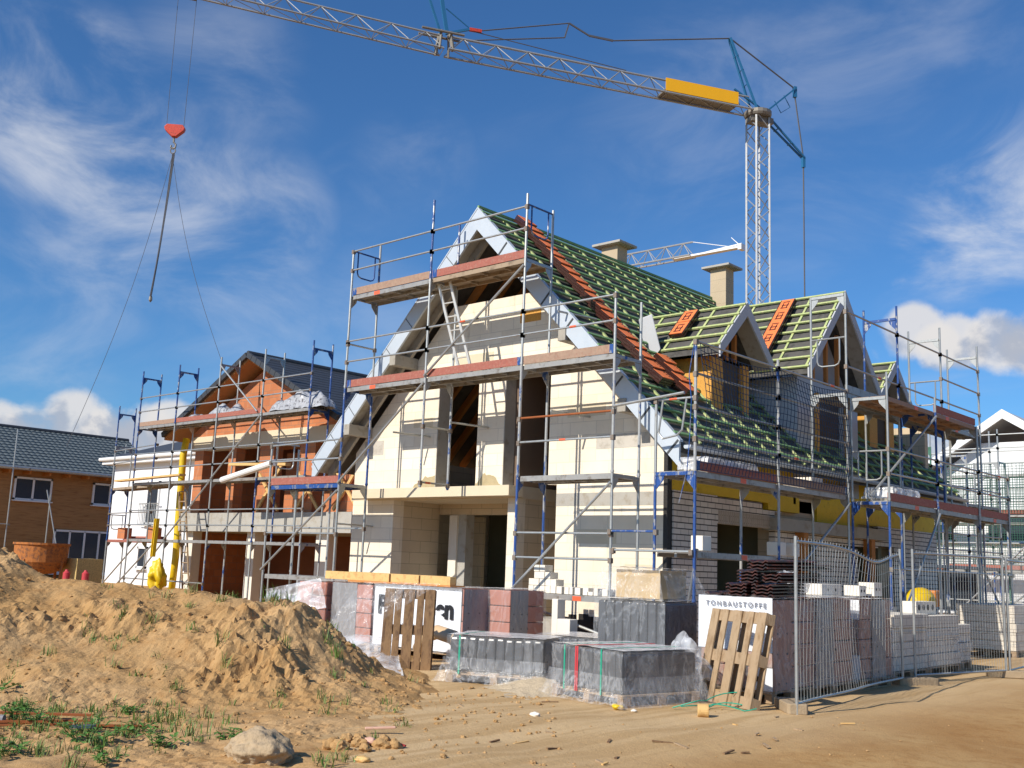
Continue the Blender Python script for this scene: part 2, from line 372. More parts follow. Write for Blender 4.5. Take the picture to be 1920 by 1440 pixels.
def copy_thing(o, loc, label, rotz=0):
    c = o.copy(); COL.objects.link(c); c.location = loc; c.rotation_euler = (o.rotation_euler[0], o.rotation_euler[1], rotz); c['label'] = label
    for ch in o.children:
        k = ch.copy(); COL.objects.link(k); k.parent = c
        for g in ch.children:
            q = g.copy(); COL.objects.link(q); q.parent = k
    return c
ORD = ['topmost', 'second from the top', 'third from the top', 'fourth from the top', 'fifth from the top', 'sixth from the top', 'seventh from the top', 'eighth from the top', 'ninth from the top', 'ninth from the bottom', 'eighth from the bottom', 'seventh from the bottom', 'sixth from the bottom', 'fifth from the bottom', 'fourth from the bottom', 'third from the bottom', 'second from the bottom', 'lowest']
def fbm(p, sc, oct=4, h=1.0): return noise.fractal(Vector(p)*sc, h, 2.0, oct)
def lerp(a, b, t): return a+(b-a)*t
def interp(x, pts):
    if x <= pts[0][0]: return pts[0][1]
    for (x0, y0), (x1, y1) in zip(pts, pts[1:]):
        if x <= x1: return lerp(y0, y1, (x-x0)/(x1-x0))
    return pts[-1][1]
def sstep(a, b, x):
    t = max(0, min(1, (x-a)/(b-a))); return t*t*(3-2*t)
FH = Vector((-.672, .741, 0)); RH = Vector((.741, .672, 0))      # ground directions: away from and across the view

# ------------------------------------------------------------------ ground and soil heap
def td_of(x, y): return RH.x*x+RH.y*y, FH.x*x+FH.y*y
HT = [(-9, 1.60), (-7, 1.50), (-6.1, 1.36), (-5.8, 1.22), (-5.4, 1.14), (-5.0, 1.12), (-4.2, 1.15), (-3.98, 1.15), (-3.1, 1.12), (-2.56, 1.0), (-2.28, .79), (-1.93, .45), (-1.58, .20), (-1.0, .04), (-.5, 0)]
D0 = [(-9, 8.8), (-6, 9.4), (-3.5, 10.7), (-1, 11.8), (0, 12.2)]
def heap_h(t, d):
    H = interp(t, HT); d0 = interp(t, D0); dc = 13.6
    if d <= dc: p = max(0, (d-d0)/(dc-d0)); s = p*p*(1.35-.35*p) if p < 1 else 1; s = .55*sstep(0, 1, p)+.45*p
    else: s = 1-sstep(dc, 16.6, d)
    return H*max(0, min(1, s))
def ground_z(x, y):
    a = sstep(60, 25, math.hypot(x, y))
    rut = 0
    for xr in (-4.55, -2.75, -1.2): rut -= .028*math.exp(-((x-xr-.25*noise.noise(Vector((0, y*.18, xr))))/.16)**2)*(.6+.5*noise.noise(Vector((x*2, y*.7, 5))))
    return a*(.045*fbm((x, y, 3), .45, 3)+.018*fbm((x, y, 9), 2.6, 4)+.010*noise.noise(Vector((x*7, y*7, 1)))+rut)
def make_ground():
    N = 250; vs = []; fs = []
    def pos(i):
        u = (i/(N-1))*2-1; return math.copysign((math.exp(abs(u)*6.0)-1)/(math.exp(6.0)-1)*1500+abs(u)*13, u)
    xs = [pos(i)-6.5 for i in range(N)]; ys = [pos(i)+9.5 for i in range(N)]
    for y in ys:
        for x in xs:
            z = ground_z(x, y)
            t, d = td_of(x, y)
            if heap_h(t, d) > .06: z -= .12
            vs.append((x, y, z))
    for j in range(N-1):
        for i in range(N-1):
            a = j*N+i; fs.append((a, a+1, a+N+1, a+N))
    m = MB(); m.add(vs, fs); o = m.build('ground', GROUND, smooth=True)
    o['kind'] = 'structure'
    return o
make_ground()
def heap_surface(t, d):
    h = heap_h(t, d); x = RH.x*t+FH.x*d; y = RH.y*t+FH.y*d
    k = min(1, h*3.5)
    P3 = Vector((x, y, 0))
    w1 = sstep(.30, .75, .5+.62*noise.noise(P3*.75+Vector((0, 0, 40))))       # where the soil lies in coarse lumps
    lump = .13*fbm((x, y, 1), .9, 3)
    clod = .15*abs(noise.noise(P3*2.1+Vector((0, 0, 7))))*(.3+w1)+.10*abs(noise.noise(P3*4.6+Vector((3, 0, 9))))*(.2+w1)+.075*max(0, noise.noise(P3*8.5+Vector((8, 2, 3))))*(.12+1.3*w1)+.05*max(0, noise.noise(P3*16+Vector((1, 6, 3))))*(.25+w1)+.018*noise.noise(P3*30+Vector((4, 6, 3)))*(.5+w1)-.085
    edge = .10*fbm((x, y, 21), 3.0, 4)*sstep(-3.2, -1.4, t)
    fg = sstep(-.5, -1.6, t+.5*noise.noise(P3*.9))*sstep(13.2, 12.4, d)        # rough skirt of the heap towards the viewer
    base = lerp(-.09, 0, max(sstep(0, .05, h), fg))+fg*(1-k)*(.028+.022*noise.noise(P3*5)+.045*max(0, noise.noise(P3*9+Vector((5, 0, 0))))*w1+.02*noise.noise(P3*22)*w1)
    return Vector((x, y, h+k*(lump+clod+edge)+base+ground_z(x, y)))
def make_heap():
    T0, T1, D0_, D1 = -7.4, -.2, 7.5, 16.8; st = .030
    nt = int((T1-T0)/st); nd = int((D1-D0_)/st); vs = []; fs = []
    for j in range(nd):
        for i in range(nt): vs.append(heap_surface(T0+i*st, D0_+j*st))
    for j in range(nd-1):
        for i in range(nt-1):
            a = j*nt+i; fs.append((a, a+1, a+nt+1, a+nt))
    m = MB(); m.add(vs, fs); o = m.build('soil_heap', SOIL, smooth=False)
    tag(o, 'large heap of loose sandy brown soil with scattered weeds in front of the site', 'soil heap')
make_heap()
def heap_at(t, d):
    p = heap_surface(t, d)
    p.z = max(p.z, ground_z(p.x, p.y))
    return p
def lump_mesh(m, c, r, sq=(1, 1, .75), seed=0, rough=.35, sub=1):
    """an irregular stone or clod: a displaced icosahedron"""
    g = (1+5**.5)/2
    vs = [Vector(v).normalized() for v in ((-1, g, 0), (1, g, 0), (-1, -g, 0), (1, -g, 0), (0, -1, g), (0, 1, g), (0, -1, -g), (0, 1, -g), (g, 0, -1), (g, 0, 1), (-g, 0, -1), (-g, 0, 1))]
    fs = [(0, 11, 5), (0, 5, 1), (0, 1, 7), (0, 7, 10), (0, 10, 11), (1, 5, 9), (5, 11, 4), (11, 10, 2), (10, 7, 6), (7, 1, 8), (3, 9, 4), (3, 4, 2), (3, 2, 6), (3, 6, 8), (3, 8, 9), (4, 9, 5), (2, 4, 11), (6, 2, 10), (8, 6, 7), (9, 8, 1)]
    for _ in range(sub):
        cache = {}; nf = []
        def mid(a, b):
            k = (min(a, b), max(a, b))
            if k not in cache: cache[k] = len(vs); vs.append(((vs[a]+vs[b])/2).normalized())
            return cache[k]
        for a, b, c_ in fs:
            x, y, z = mid(a, b), mid(b, c_), mid(c_, a); nf += [(a, x, z), (b, y, x), (c_, z, y), (x, y, z)]
        fs = nf
    out = []
    for v in vs:
        k = 1+rough*noise.noise(v*1.3+Vector((seed*3.1, seed, 0)))+rough*.5*noise.noise(v*3.1+Vector((seed, 7, seed)))
        out.append(Vector(c)+Vector((v.x*sq[0], v.y*sq[1], v.z*sq[2]))*r*k)
    m.add(out, fs)
def make_clods():
    m = MB(); rnd = random.Random(3)
    for i in range(1300):
        t = rnd.uniform(-7.5, .6); d = rnd.uniform(8.6, 14.0)
        foot = abs(d-interp(t, D0)) < 1.3
        if not foot and rnd.random() < .35: continue
        r = rnd.choice((.008, .011, .014, .018, .026)) * rnd.uniform(.7, 1.3)
        if t > -2.6 and heap_h(t, d) > .03 and rnd.random() < .3: r *= 1.7
        p = heap_at(t, d); lump_mesh(m, (p.x, p.y, p.z+r*.1), r, (1, 1, .7), seed=i, rough=.6, sub=1)
    for i in range(90):
        t = rnd.uniform(-.5, 5); d = rnd.uniform(8.4, 13.5); r = rnd.uniform(.006, .02)
        x = RH.x*t+FH.x*d; y = RH.y*t+FH.y*d
        lump_mesh(m, (x, y, ground_z(x, y)+r*.1), r*.8, (1, 1, .6), seed=i, rough=.6, sub=0)
    tag(m.build('soil_clods', SOIL), 'loose crumbs of soil lying over the heap and its foot', None, kind='stuff')
make_clods()
def blade(m, p, h, w, lean, az, curve=.5):
    dx, dy = math.cos(az), math.sin(az); sx, sy = -dy*w, dx*w
    q = Vector(p)+Vector((dx*lean*h*.35, dy*lean*h*.35, h*.6)); r = Vector(p)+Vector((dx*lean*h, dy*lean*h, h*(1-curve*lean*.5)))
    p = Vector(p)
    m.add([p+Vector((sx, sy, 0)), p-Vector((sx, sy, 0)), q-Vector((sx*.8, sy*.8, 0)), q+Vector((sx*.8, sy*.8, 0)), r], [(0, 1, 2, 3), (3, 2, 4)])
def make_grass():
    m = MB(); rnd = random.Random(11)
    tufts = []
    for i in range(420):
        t = rnd.uniform(-5.2, -.9) if i % 3 else rnd.uniform(-5.2, -2.8); d = rnd.uniform(8.0, 13.9)
        dens = 1 if d < 10.8 and t < -2.6 else (.30 if d < 11.3 else .22)
        if rnd.random() < dens: tufts.append((t, d, rnd.uniform(.06, .19), rnd.randint(5, 26)))
    tufts += [(-3.0, 13.5, .3, 16), (-2.9, 13.4, .24, 14), (-4.0, 13.6, .22, 20), (-2.0, 13.0, .26, 26), (-2.15, 13.2, .2, 20), (-2.55, 12.5, .2, 24), (-4.15, 12.6, .16, 20), (-3.2, 12.1, .24, 18), (-1.25, 11.7, .18, 14), (-1.9, 11.6, .2, 20)]
    for t, d, h, n in tufts:
        for k in range(n):
            a = rnd.uniform(0, 6.3); r = rnd.uniform(0, .09)
            p = heap_at(t+r*math.cos(a), d+r*math.sin(a))
            blade(m, (p.x, p.y, p.z-.015), h*rnd.uniform(.4, 1.15), .0038*rnd.uniform(.6, 1.6), rnd.uniform(.2, 1.0), rnd.uniform(0, 6.3))
    tag(m.build('grass', GRASS), 'thin grass tufts sprouting from the bare soil', None, kind='stuff')
make_grass()
def weed(t, d, R_, h, label, n=70, seed=0):
    rnd = random.Random(seed); c = heap_at(t, d)
    root = thing('weed', label, 'weed', tuple(c), 'leafy weeds at the foot of the soil heap')
    m = MB(); st = MB()
    for s_ in range(max(5, n//7)):
        a = rnd.uniform(0, 6.3); r = R_*math.sqrt(rnd.random()); hh = h*(1-.55*r/R_)*rnd.uniform(.6, 1.1)
        b = heap_at(t+.35*r*math.cos(a), d+.35*r*math.sin(a)); tip = Vector((c.x+r*math.cos(a), c.y+r*math.sin(a), b.z+hh))
        st.tube(b, tip, .003, 4)
        for k in range(9):
            f = rnd.uniform(.25, 1); p = b.lerp(tip, f); az = rnd.uniform(0, 6.3); L = rnd.uniform(.035, .085); w = L*.26
            e = Vector((math.cos(az), math.sin(az), rnd.uniform(-.2, .7))).normalized(); sdv = e.cross(Vector((0, 0, 1))).normalized()*w
            m.add([p, p+e*L*.5+sdv, p+e*L+Vector((0, 0, -L*.15)), p+e*L*.5-sdv], [(0, 1, 2, 3)])
    m.build('foliage', LEAF, root); st.build('stem', LEAF, root)
weed(-3.35, 8.9, .30, .24, 'large leafy green weed at the heap foot left of the pale stone', 120, 1)
weed(-4.15, 9.55, .26, .26, 'tall bushy weed growing beside the rusty bars', 110, 2)
weed(-5.05, 10.6, .34, .20, 'broad dark green weed patch above the rusty bars', 130, 3)
weed(-4.75, 9.15, .28, .16, 'low weed in front of the rusty bars near the picture edge', 80, 4)
weed(-2.75, 8.9, .17, .16, 'small weed just left of the pale stone', 50, 5)
weed(-3.15, 9.6, .2, .15, 'loose weed on bare soil between the bars and the pale stone', 60, 6)

weed(-3.75, 8.35, .26, .17, 'weed patch at the lower picture edge left of the pale stone', 90, 7)
weed(-3.0, 8.25, .18, .13, 'small weed at the lower picture edge nearest the pale stone', 55, 8)
weed(-5.2, 9.6, .28, .18, 'weed growing through the rusty bars at the left picture edge', 90, 9)
weed(-4.5, 10.2, .24, .15, 'flat weed on the heap foot above the ends of the rusty bars', 80, 10)
weed(-3.6, 10.6, .2, .13, 'faint small weed on the middle of the heap foot', 50, 12)
weed(-2.3, 9.3, .16, .13, 'little weed on the bare soil right above the pale stone', 45, 13)

# ------------------------------------------------------------------ the gabled house under construction
HX, ZR, SL = -14.6, 8.74, 1.02
house = thing('unfinished_house', 'large unfinished gabled house of cream blocks with bare green roof battens', 'house', (-14.6, 21.5, 0))
def roofz(x): return ZR-SL*abs(x-HX)
def wallpoly(m, pts, y0, y1): m.prism([(x, y0, z) for x, z in pts], (0, y1-y0, 0))
m = MB()
Y0, Y1 = 15.4, 15.7
m.box(-18.79, -17.41, Y0, Y1, .62, 2.85); m.box(-14.05, -13.86, Y0, Y1, .62, 2.85)
m.box(-12.82, -10.4, Y0, Y1, .62, 2.68); m.box(-12.82, -10.4, Y0, Y1, 2.92, 3.09)
wallpoly(m, [(-18.79, 3.09), (-16.15, 3.09), (-16.15, 5.3), (-17.44, 5.3), (-18.79, 3.93)], Y0, Y1)
m.box(-14.97, -14.23, Y0, Y1, 3.09, 5.3)
wallpoly(m, [(-13.04, 3.09), (-10.4, 3.09), (-10.4, 3.92), (-11.76, 5.3), (-13.04, 5.3)], Y0, Y1)
wallpoly(m, [(-17.44, 5.3), (-11.76, 5.3), (-13.37, 6.95), (-15.83, 6.95)], Y0, Y1)
m.box(-18.79, -18.5, 15.7, 27.6, 0, 3.9)                                     # far side wall
m.build('front_wall', BLOCK, house)
m = MB(); m.box(-12.82, -10.4, Y0-.004, Y1, 2.68, 2.92); m.build('ring_beam', CONC, house)
m = MB(); m.box(-18.79, -17.41, Y0-.003, Y1, 0, .62); m.build('plinth', BITUMEN, house); m = MB(); m.box(-14.05, -13.86, Y0, Y1, 0, .62); m.build('plinth', BITUMEN, house)
m = MB(); m.box(-12.82, -10.4, Y0-.003, Y1, 0, .62)
for i in range(26):
    x = random.uniform(-12.7, -10.5); m.box(x, x+random.uniform(.1, .3), Y0-.0045-.0004*i, Y0, .6, .62+random.uniform(.0, .12))
m.build('plinth', BITUMEN, house)
m = MB(); m.box(-18.30, -13.66, 14.98, 15.4, 2.87, 3.07); m.box(-18.85, -13.83, 15.4, 18.2, 2.85, 3.09); m.box(-18.5, -10.42, 18.2, 27.4, 2.85, 3.09); m.build('floor_slab', CONCL, house)
m = MB(); m.box(-18.5, -10.42, 15.72, 27.38, -.2, .58); m.build('ground_slab', CONC, house)
m = MB(); m.box(-10.42, -10.29, 15.52, 27.58, -.2, .298); m.build('foundation', CONC, house)
m = MB()                                                                     # porch recess and niche walls
m.box(-17.7, -17.412, 15.7, 16.8, .58, 2.85); m.box(-14.05, -13.862, 15.7, 18.4, .58, 2.85); m.box(-12.818, -12.6, 15.7, 18.4, .58, 2.68)
m.box(-17.41, -14.05, 16.8, 17.05, 2.62, 2.85)
m.box(-17.41, -17.0, 17.8, 17.9, .58, 2.62)
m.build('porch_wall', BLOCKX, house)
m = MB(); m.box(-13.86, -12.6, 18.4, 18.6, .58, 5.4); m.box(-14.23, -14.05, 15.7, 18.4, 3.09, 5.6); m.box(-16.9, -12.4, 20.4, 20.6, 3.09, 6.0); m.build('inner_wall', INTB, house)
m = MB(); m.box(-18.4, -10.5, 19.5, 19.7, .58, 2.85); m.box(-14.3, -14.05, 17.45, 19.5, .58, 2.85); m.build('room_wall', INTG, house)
for (x0, x1) in ((-16.15, -14.97), (-14.23, -13.04)):                        # door reveals, their shade put in as grey
    m = MB(); m.box(x0-.0, x0+.02, Y0-.006, Y1+.05, 3.09, 5.3); m.build('reveal', CONC, house)
for k, (x, w) in enumerate(((-16.30, .55), (-14.62, .35))):
    b = MB(); n = 14; pts = [(x-w, 3.09)]+[(x-w+2*w*i/n, 3.12+.22*math.sin(math.pi*i/n)+random.uniform(-.03, .05)) for i in range(n+1)]+[(x+w, 3.09)]
    pts = [(min(max(p[0], -18), (-16.15 if k == 0 else -14.25)), p[1]) for p in pts]
    b.prism([(p[0], Y0-.006, p[1]) for p in pts], (0, .012, 0)); b.build('mortar_smear', MORTAR, house)
m = MB(); m.box(-17.0, -16.55, 16.8, 17.05, .58, 2.62); m.build('door_pier', CONC, house)
m = MB()
m.box(-17.02, -16.78, 16.74, 16.798, .58, 2.6); m.build('door_jamb', WHITEP, house)
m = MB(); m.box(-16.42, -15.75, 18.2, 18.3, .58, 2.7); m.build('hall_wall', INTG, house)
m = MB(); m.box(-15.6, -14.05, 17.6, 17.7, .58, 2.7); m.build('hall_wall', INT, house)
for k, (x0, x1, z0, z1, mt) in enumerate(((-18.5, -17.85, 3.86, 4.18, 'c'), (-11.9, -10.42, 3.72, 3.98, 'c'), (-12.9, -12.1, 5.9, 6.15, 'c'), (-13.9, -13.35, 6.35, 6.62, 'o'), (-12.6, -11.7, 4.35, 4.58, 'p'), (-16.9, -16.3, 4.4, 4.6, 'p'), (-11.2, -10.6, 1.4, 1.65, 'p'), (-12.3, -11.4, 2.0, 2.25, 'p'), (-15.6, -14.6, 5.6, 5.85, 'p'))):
    m = MB(); m.box(x0, x1, Y0-.004, Y0+.05, z0, z1); m.build('wall_patch', {'c': PATCH, 'o': OSB, 'p': CONCL}[mt], house)  # thin plates of differing tone set into the front wall
# brick cladding of the long side
m = MB(); BX0, BX1 = -10.398, -10.27
m.box(BX0, BX1, 15.52, 16.95, .3, 2.95); m.box(BX0, BX1, 16.95, 19.1, 2.45, 2.78); m.box(BX0, BX1, 19.1, 20.0, .3, 2.60)
m.box(BX0, BX1, 16.95, 18.6, 2.78, 2.93); m.box(BX0, BX1, 18.6, 19.4, 2.60 if False else 2.78, 2.80)
m.box(BX0, BX1, 20.9, 22.9, .3, 2.2); m.box(BX0, BX1, 20.0, 24.0, 2.25, 2.5); m.box(BX0, BX1, 24.9, 27.6, .3, 2.75); m.box(BX0, BX1, 24.0, 24.9, 2.3, 2.75)
m.build('brick_wall', FACE, house)
m = MB()
for i in range(27): y = 16.98+i*.079; m.box(BX1-.02, BX1+.004, y, y+.066, 2.45, 2.69)
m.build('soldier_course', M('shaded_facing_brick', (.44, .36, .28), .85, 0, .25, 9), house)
m = MB()                                                                     # side wall behind the cladding
m.box(-10.7, -10.42, 15.7, 16.9, .3, 3.9); m.box(-10.7, -10.42, 19.2, 20.1, .3, 3.9); m.box(-10.7, -10.42, 16.9, 19.2, 2.5, 3.9); m.box(-10.7, -10.42, 20.1, 27.6, 2.3, 3.9)
m.box(-10.7, -10.42, 20.9, 22.7, .3, 2.3); m.box(-10.7, -10.42, 25, 27.6, .3, 2.3); m.box(-18.6, -10.42, 27.4, 27.6, .3, 5.5)
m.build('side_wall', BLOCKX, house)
m = MB(); m.box(-10.42, -10.30, 15.5, 18.9, 2.95, 3.72); m.box(-10.415, -10.31, 23.0, 27.6, 2.75, 3.72); m.box(-10.415, -10.305, 21.0, 23.0, 2.5, 3.72); m.box(-10.42, -10.30, 18.9, 20.2, 2.82, 3.72); m.build('insulation', YEL, house)
m = MB(); m.box(-10.395, -10.30, 15.385, 15.515, .1, 3.75); m.build('corner_board', BITUMEN, house)
m = MB(); m.box(-10.44, -10.05, 18.9, 24.2, 2.42, 2.66); m.box(-10.44, -10.02, 19.9, 20.3, .3, 2.4) if False else None; m.build('lintel_beam', CONC, house)
for y in (19.95, 23.2):
    b = MB(); b.box(-10.28, -10.08, y, y+.2, .1, 2.42); b.build('timber_post', RAFTER, house)
m = MB(); m.box(-16.8, -10.45, 24.4, 24.6, .58, 2.85); m.box(-11.9, -11.8, 16, 24, .58, 2.85) ; m.build('partition', INTG, house)
# roof
YA, YB = 14.80, 27.9
def slope_prism(m, side, d0, d1, top, bot, y0, y1):
    """piece of the roof between horizontal offsets d0..d1 from the ridge; top/bot are heights relative to the roof surface"""
    p = [(HX+side*d0, y0, roofz(HX+side*d0)+top), (HX+side*d1, y0, roofz(HX+side*d1)+top), (HX+side*d1, y0, roofz(HX+side*d1)+bot), (HX+side*d0, y0, roofz(HX+side*d0)+bot)]
    m.prism(p, (0, y1-y0, 0))
for sd_ in (1, -1):
    m = MB(); slope_prism(m, sd_, 0, 4.93, -.06, -.20, YA+.01, YB); m.build('roof', UNDERLAY, house)
    m = MB(); slope_prism(m, sd_, .02, 4.9, -.24, -.27, YA+.02, 15.36); m.build('soffit', SOFFIT, house)
    m = MB(); slope_prism(m, sd_, .05, 4.85, -.272, -.52, 15.15, 15.23); m.build('verge_rafter', SOFFIT, house)
    m = MB(); slope_prism(m, sd_, 0, 4.93, 0, -.46, YA-.05, YA); m.build('bargeboard', VERGE, house)
    ms = MB(); mc = MB()
    for k in range(8):
        d = .75+k*.58
        ms = MB(); c = Vector((HX+sd_*d, YA-.054, roofz(HX+sd_*d)-.23)); a = Vector((sd_, 0, SL)).normalized()
        ms.obox(c, a*.162, (0, .006, 0), Vector((a.z, 0, -a.x)).normalized()*(.017 if sd_ > 0 else .006)); ms.build('sheet_seam', DARKSEAM, house)
    m = MB(); m.prism([(HX, YA-.06, ZR+.02), (HX+sd_*4.95, YA-.06, roofz(HX+sd_*4.95)+.02), (HX+sd_*4.95, YA-.06, roofz(HX+sd_*4.95)-.015), (HX, YA-.06, ZR-.015)], (0, .10, 0)); m.build('verge_capping', VERGE, house)
    for d in ((1.95, 3.3) if sd_ < 0 else (2.15, 4.1)) if False else (2.35, 3.75):
        m = MB(); x = HX+sd_*d; z = roofz(x)-.42; m.box(x-.09, x+.09, 14.72, 15.4, z-.24, z); m.build('purlin', SOFFIT, house, bevel=.01)
for k in range(8):                                                           # rafters seen through the open gable
    y = 15.85+k*.62; b = MB(); slope_prism(b, -1, .02, 4.4, -.21, -.43, y, y+.1); slope_prism(b, 1, .02, 4.4, -.21, -.43, y, y+.1); b.build('rafter', RAFTER, house)
for z in (6.35,):
    for k in range(3):
        y = 15.97+k*1.24; b = MB(); b.box(-16.9, -12.3, y, y+.08, z-.2, z); b.build('collar_beam', RAFTER, house)
m = MB()
na = Vector((SL, 0, 1)).normalized(); dn = Vector((1, 0, -SL)).normalized()
for k in range(21):                                                          # tiling battens along the roof
    s_ = .10+k*.336; c = Vector((HX, 0, ZR-.06))+dn*s_
    y = YA-.03
    while y < YB:
        L = 3.9; y2 = min(y+L, YB); w = random.uniform(-.008, .008)
        m.bar(Vector((c.x, y, c.z))+na*.052, Vector((c.x, y2, c.z))+na*(.052+w), .055, .036, na); y = y2+.006
m.build('roof_battens', BATTEN, house)
m = MB(); y = YA+.05
while y < YB:
    a = Vector((HX, y, ZR-.06))+dn*.04; b = Vector((HX, y, ZR-.06))+dn*6.95
    m.bar(a+na*.018, b+na*.018, .058, .034, na); y += .64
m.build('counter_battens', BATTEN_LIT, house)
m = MB(); m.bar((HX, YA-.04, ZR+.03), (HX, 24.0, ZR+.03), .05, .05); m.build('ridge_batten', BATTEN, house)
for sx, yy in ((1, 0), (-1, 0)):
    m = MB(); pr = []
    x = HX+sx*5.02; z = roofz(HX+sx*4.95)-.06
    m.prism([(x+.075*math.cos(t), 14.85, z+.075*math.sin(t)) for t in [math.pi+i*math.pi/8 for i in range(9)]], (0, 13, 0)); m.build('gutter', VERGE, house)
for (x, y, zt) in ((-15.0, 19.95, 9.33), (-14.4, 23.95, 9.62)):
    c = MB(); c.box(x-.24, x+.24, y-.20, y+.20, 7.6, zt-.06); ch = c.build('chimney', brick_mat('chimney_block%d' % int(y), 'xy', (.50, .40, .27), (.46, .37, .25), (.38, .31, .21), 3, .33, .006, .15, .12), house, bevel=.006)
    c = MB(); c.box(x-.42, x+.42, y-.36, y+.36, zt-.06, zt+.0); c.build('cap', CONC, ch, bevel=.008)
# dormers
def dormer(xv, yc, zr, hw, sl, back, wx, wy0, wy1, wz0, hole, big=False):
    ze = zr-sl*hw
    root = house
    for sg in (1, -1):
        b = MB(); b.prism([(back, yc, zr-.03), (back, yc+sg*hw, ze-.03), (back, yc+sg*hw, ze-.13), (back, yc, zr-.13)], (xv-.01-back, 0, 0)); b.build('dormer_roof', UNDERLAY, root)
        b = MB(); b.prism([(xv, yc, zr+.02), (xv, yc+sg*(hw+.02), ze+.02), (xv, yc+sg*(hw+.02), ze-.22), (xv, yc, zr-.26)], (.035, 0, 0)); b.build('dormer_verge', VERGEG, root)
        b = MB(); b.prism([(wx+.02, yc, zr-.135), (wx+.02, yc+sg*hw*.97, ze-.135), (wx+.02, yc+sg*hw*.97, ze-.16), (wx+.02, yc, zr-.16)], (xv-wx-.03, 0, 0)); b.build('dormer_soffit', SOFFIT, root)
    nb = Vector((0, -sl, 1)).normalized(); db = Vector((0, -1, -sl)).normalized(); Ls = hw*math.hypot(1, sl)
    b = MB(); nrow = int(Ls/.30)
    for k in range(nrow+1):
        s_ = .05+k*(Ls-.08)/nrow; c = Vector((0, yc, zr-.03))+db*s_
        xb = HX+(ZR-(c.z))/SL+.05
        b.bar(Vector((max(xb, back+.05)-(.12 if not big else 0), c.y, c.z))+nb*.05, Vector((xv+.03, c.y, c.z))+nb*.05, .05, .036, nb)
    b.build('dormer_battens', BATTEN_LIT, root)
    x = xv-.06
    while x > back+.4:
        b = MB()
        a = Vector((x, yc, zr-.03))+db*.03; e = Vector((x, yc, zr-.03))+db*(Ls-.02)
        b.bar(a+nb*.017, e+nb*.017, .05, .03, nb); x -= .62 if not big else .7; b.build('counter_batten', BATTEN_LIT, root)
    y0, y1, z0, z1 = hole
    wm = OSB if not big else VERGEG
    b = MB(); b.box(wx-.1, wx, wy0, y0, wz0, ze-.1); b.box(wx-.1, wx, y1, wy1, wz0, ze-.1)
    b.box(wx-.1, wx, y0, y1, z1, ze-.1) if z1 < ze-.1 else None
    b.box(wx-.1, wx, y0, y1, wz0, z0) if z0 > wz0 else None
    b.build('dormer_front', wm, root)
    for ya in (wy0, wy1-.1): b = MB(); b.box(back+.4, wx-.1, ya, ya+.1, wz0-.3, ze-.1); b.build('dormer_cheek', wm, root)
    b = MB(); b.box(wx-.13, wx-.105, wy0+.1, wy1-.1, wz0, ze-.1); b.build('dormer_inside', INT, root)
    for f in (-.45, 0, .4): b = MB(); b.box(wx-.1, wx-.02, yc+f*hw*.8-.04, yc+f*hw*.8+.04, ze-.1, zr-sl*abs(f*hw*.8)-.2); b.build('gable_stud', RAFTER, root)
    b = MB(); b.prism([(wx-.3, yc, zr-.2), (wx-.3, yc-hw+.15, ze-.1), (wx-.3, yc+hw-.15, ze-.1)], (-.02, 0, 0)); b.build('gable_board', INT if not big else VERGEG, root)
dormer(-10.3, 18.05, 6.82, 1.0, 1.02, -12.85, -10.7, 17.42, 18.85, 4.3, (17.85, 18.62, 4.55, 5.70))
dormer(-10.3, 25.3, 6.86, 1.0, 1.02, -12.85, -10.7, 24.65, 26.1, 4.3, (25.1, 25.8, 4.55, 5.70))
dormer(-9.8, 21.4, 7.72, 1.75, 1.126, -13.9, -10.2, 19.95, 22.85, 3.3, (20.75, 22.1, 3.5, 5.3), big=True)
for y in (20.7, 22.1): m = MB(); m.box(-10.19, -10.12, y, y+.09, 3.4, 5.4); m.build('window_stud', OSB, house)
m = MB(); m.prism([(-12.12, 16.98, 6.50), (-11.81, 16.98, 6.56), (-11.60, 16.98, 5.84), (-11.72, 16.98, 5.72), (-11.93, 16.98, 5.76)], (0, .012, .03)); m.build('flashing_sheet', VERGEG, house)

# ------------------------------------------------------------------ stacks of roof tiles on the battens
def tile_proto(name, label, n, base, dirn, nrm, flat=False):
    root = thing(name, label, 'tile stack', base, 'tile stacks laid out on the roof')
    dirn = Vector(dirn).normalized(); nrm = Vector(nrm).normalized(); sdv = dirn.cross(nrm); b0 = Vector(base)
    if not flat:                                                             # shingled bundle: each bundle lies a little tilted on the next
        d0 = dirn; dirn = (d0*math.cos(.13)+nrm*math.sin(.13)).normalized(); nrm = (nrm*math.cos(.13)-d0*math.sin(.13)).normalized()
    for k in range(n):
        t = MB(); o = b0+nrm*(.03+.052*k)+sdv*random.uniform(-.008, .008)+dirn*.008*k; W_, L_ = (.165, .205) if flat else (.19, .155)
        t.m = 1; t.obox(o, dirn*L_, sdv*W_, nrm*.019)
        for q in (-.97, .97): t.obox(o+sdv*W_*q+nrm*.012, dirn*L_*.97, sdv*.014, nrm*.017)
        if k == n-1 or flat:
            t.m = 0; t.obox(o+nrm*.024, dirn*L_*.97, sdv*W_*.90, nrm*.009)
            t.m = 1
            for q in ((-.55, -.1, .4) if not flat else (-.5, .1, .6)): t.obox(o+dirn*L_*q+nrm*.034+sdv*W_*(-.55 if not flat else 0), dirn*.014, sdv*W_*(.12 if not flat else .5), nrm*.004)
            if flat:
                for q in (-.35, .35): t.obox(o+sdv*W_*q+nrm*.034+dirn*.03, dirn*L_*.45, sdv*.012, nrm*.004)
        t.build('tile', [TILE_O, TILE_D], root)
    return root
p0 = Vector((-14.42, 15.98, ZR-.06-SL*.18))+na*.09
proto = None
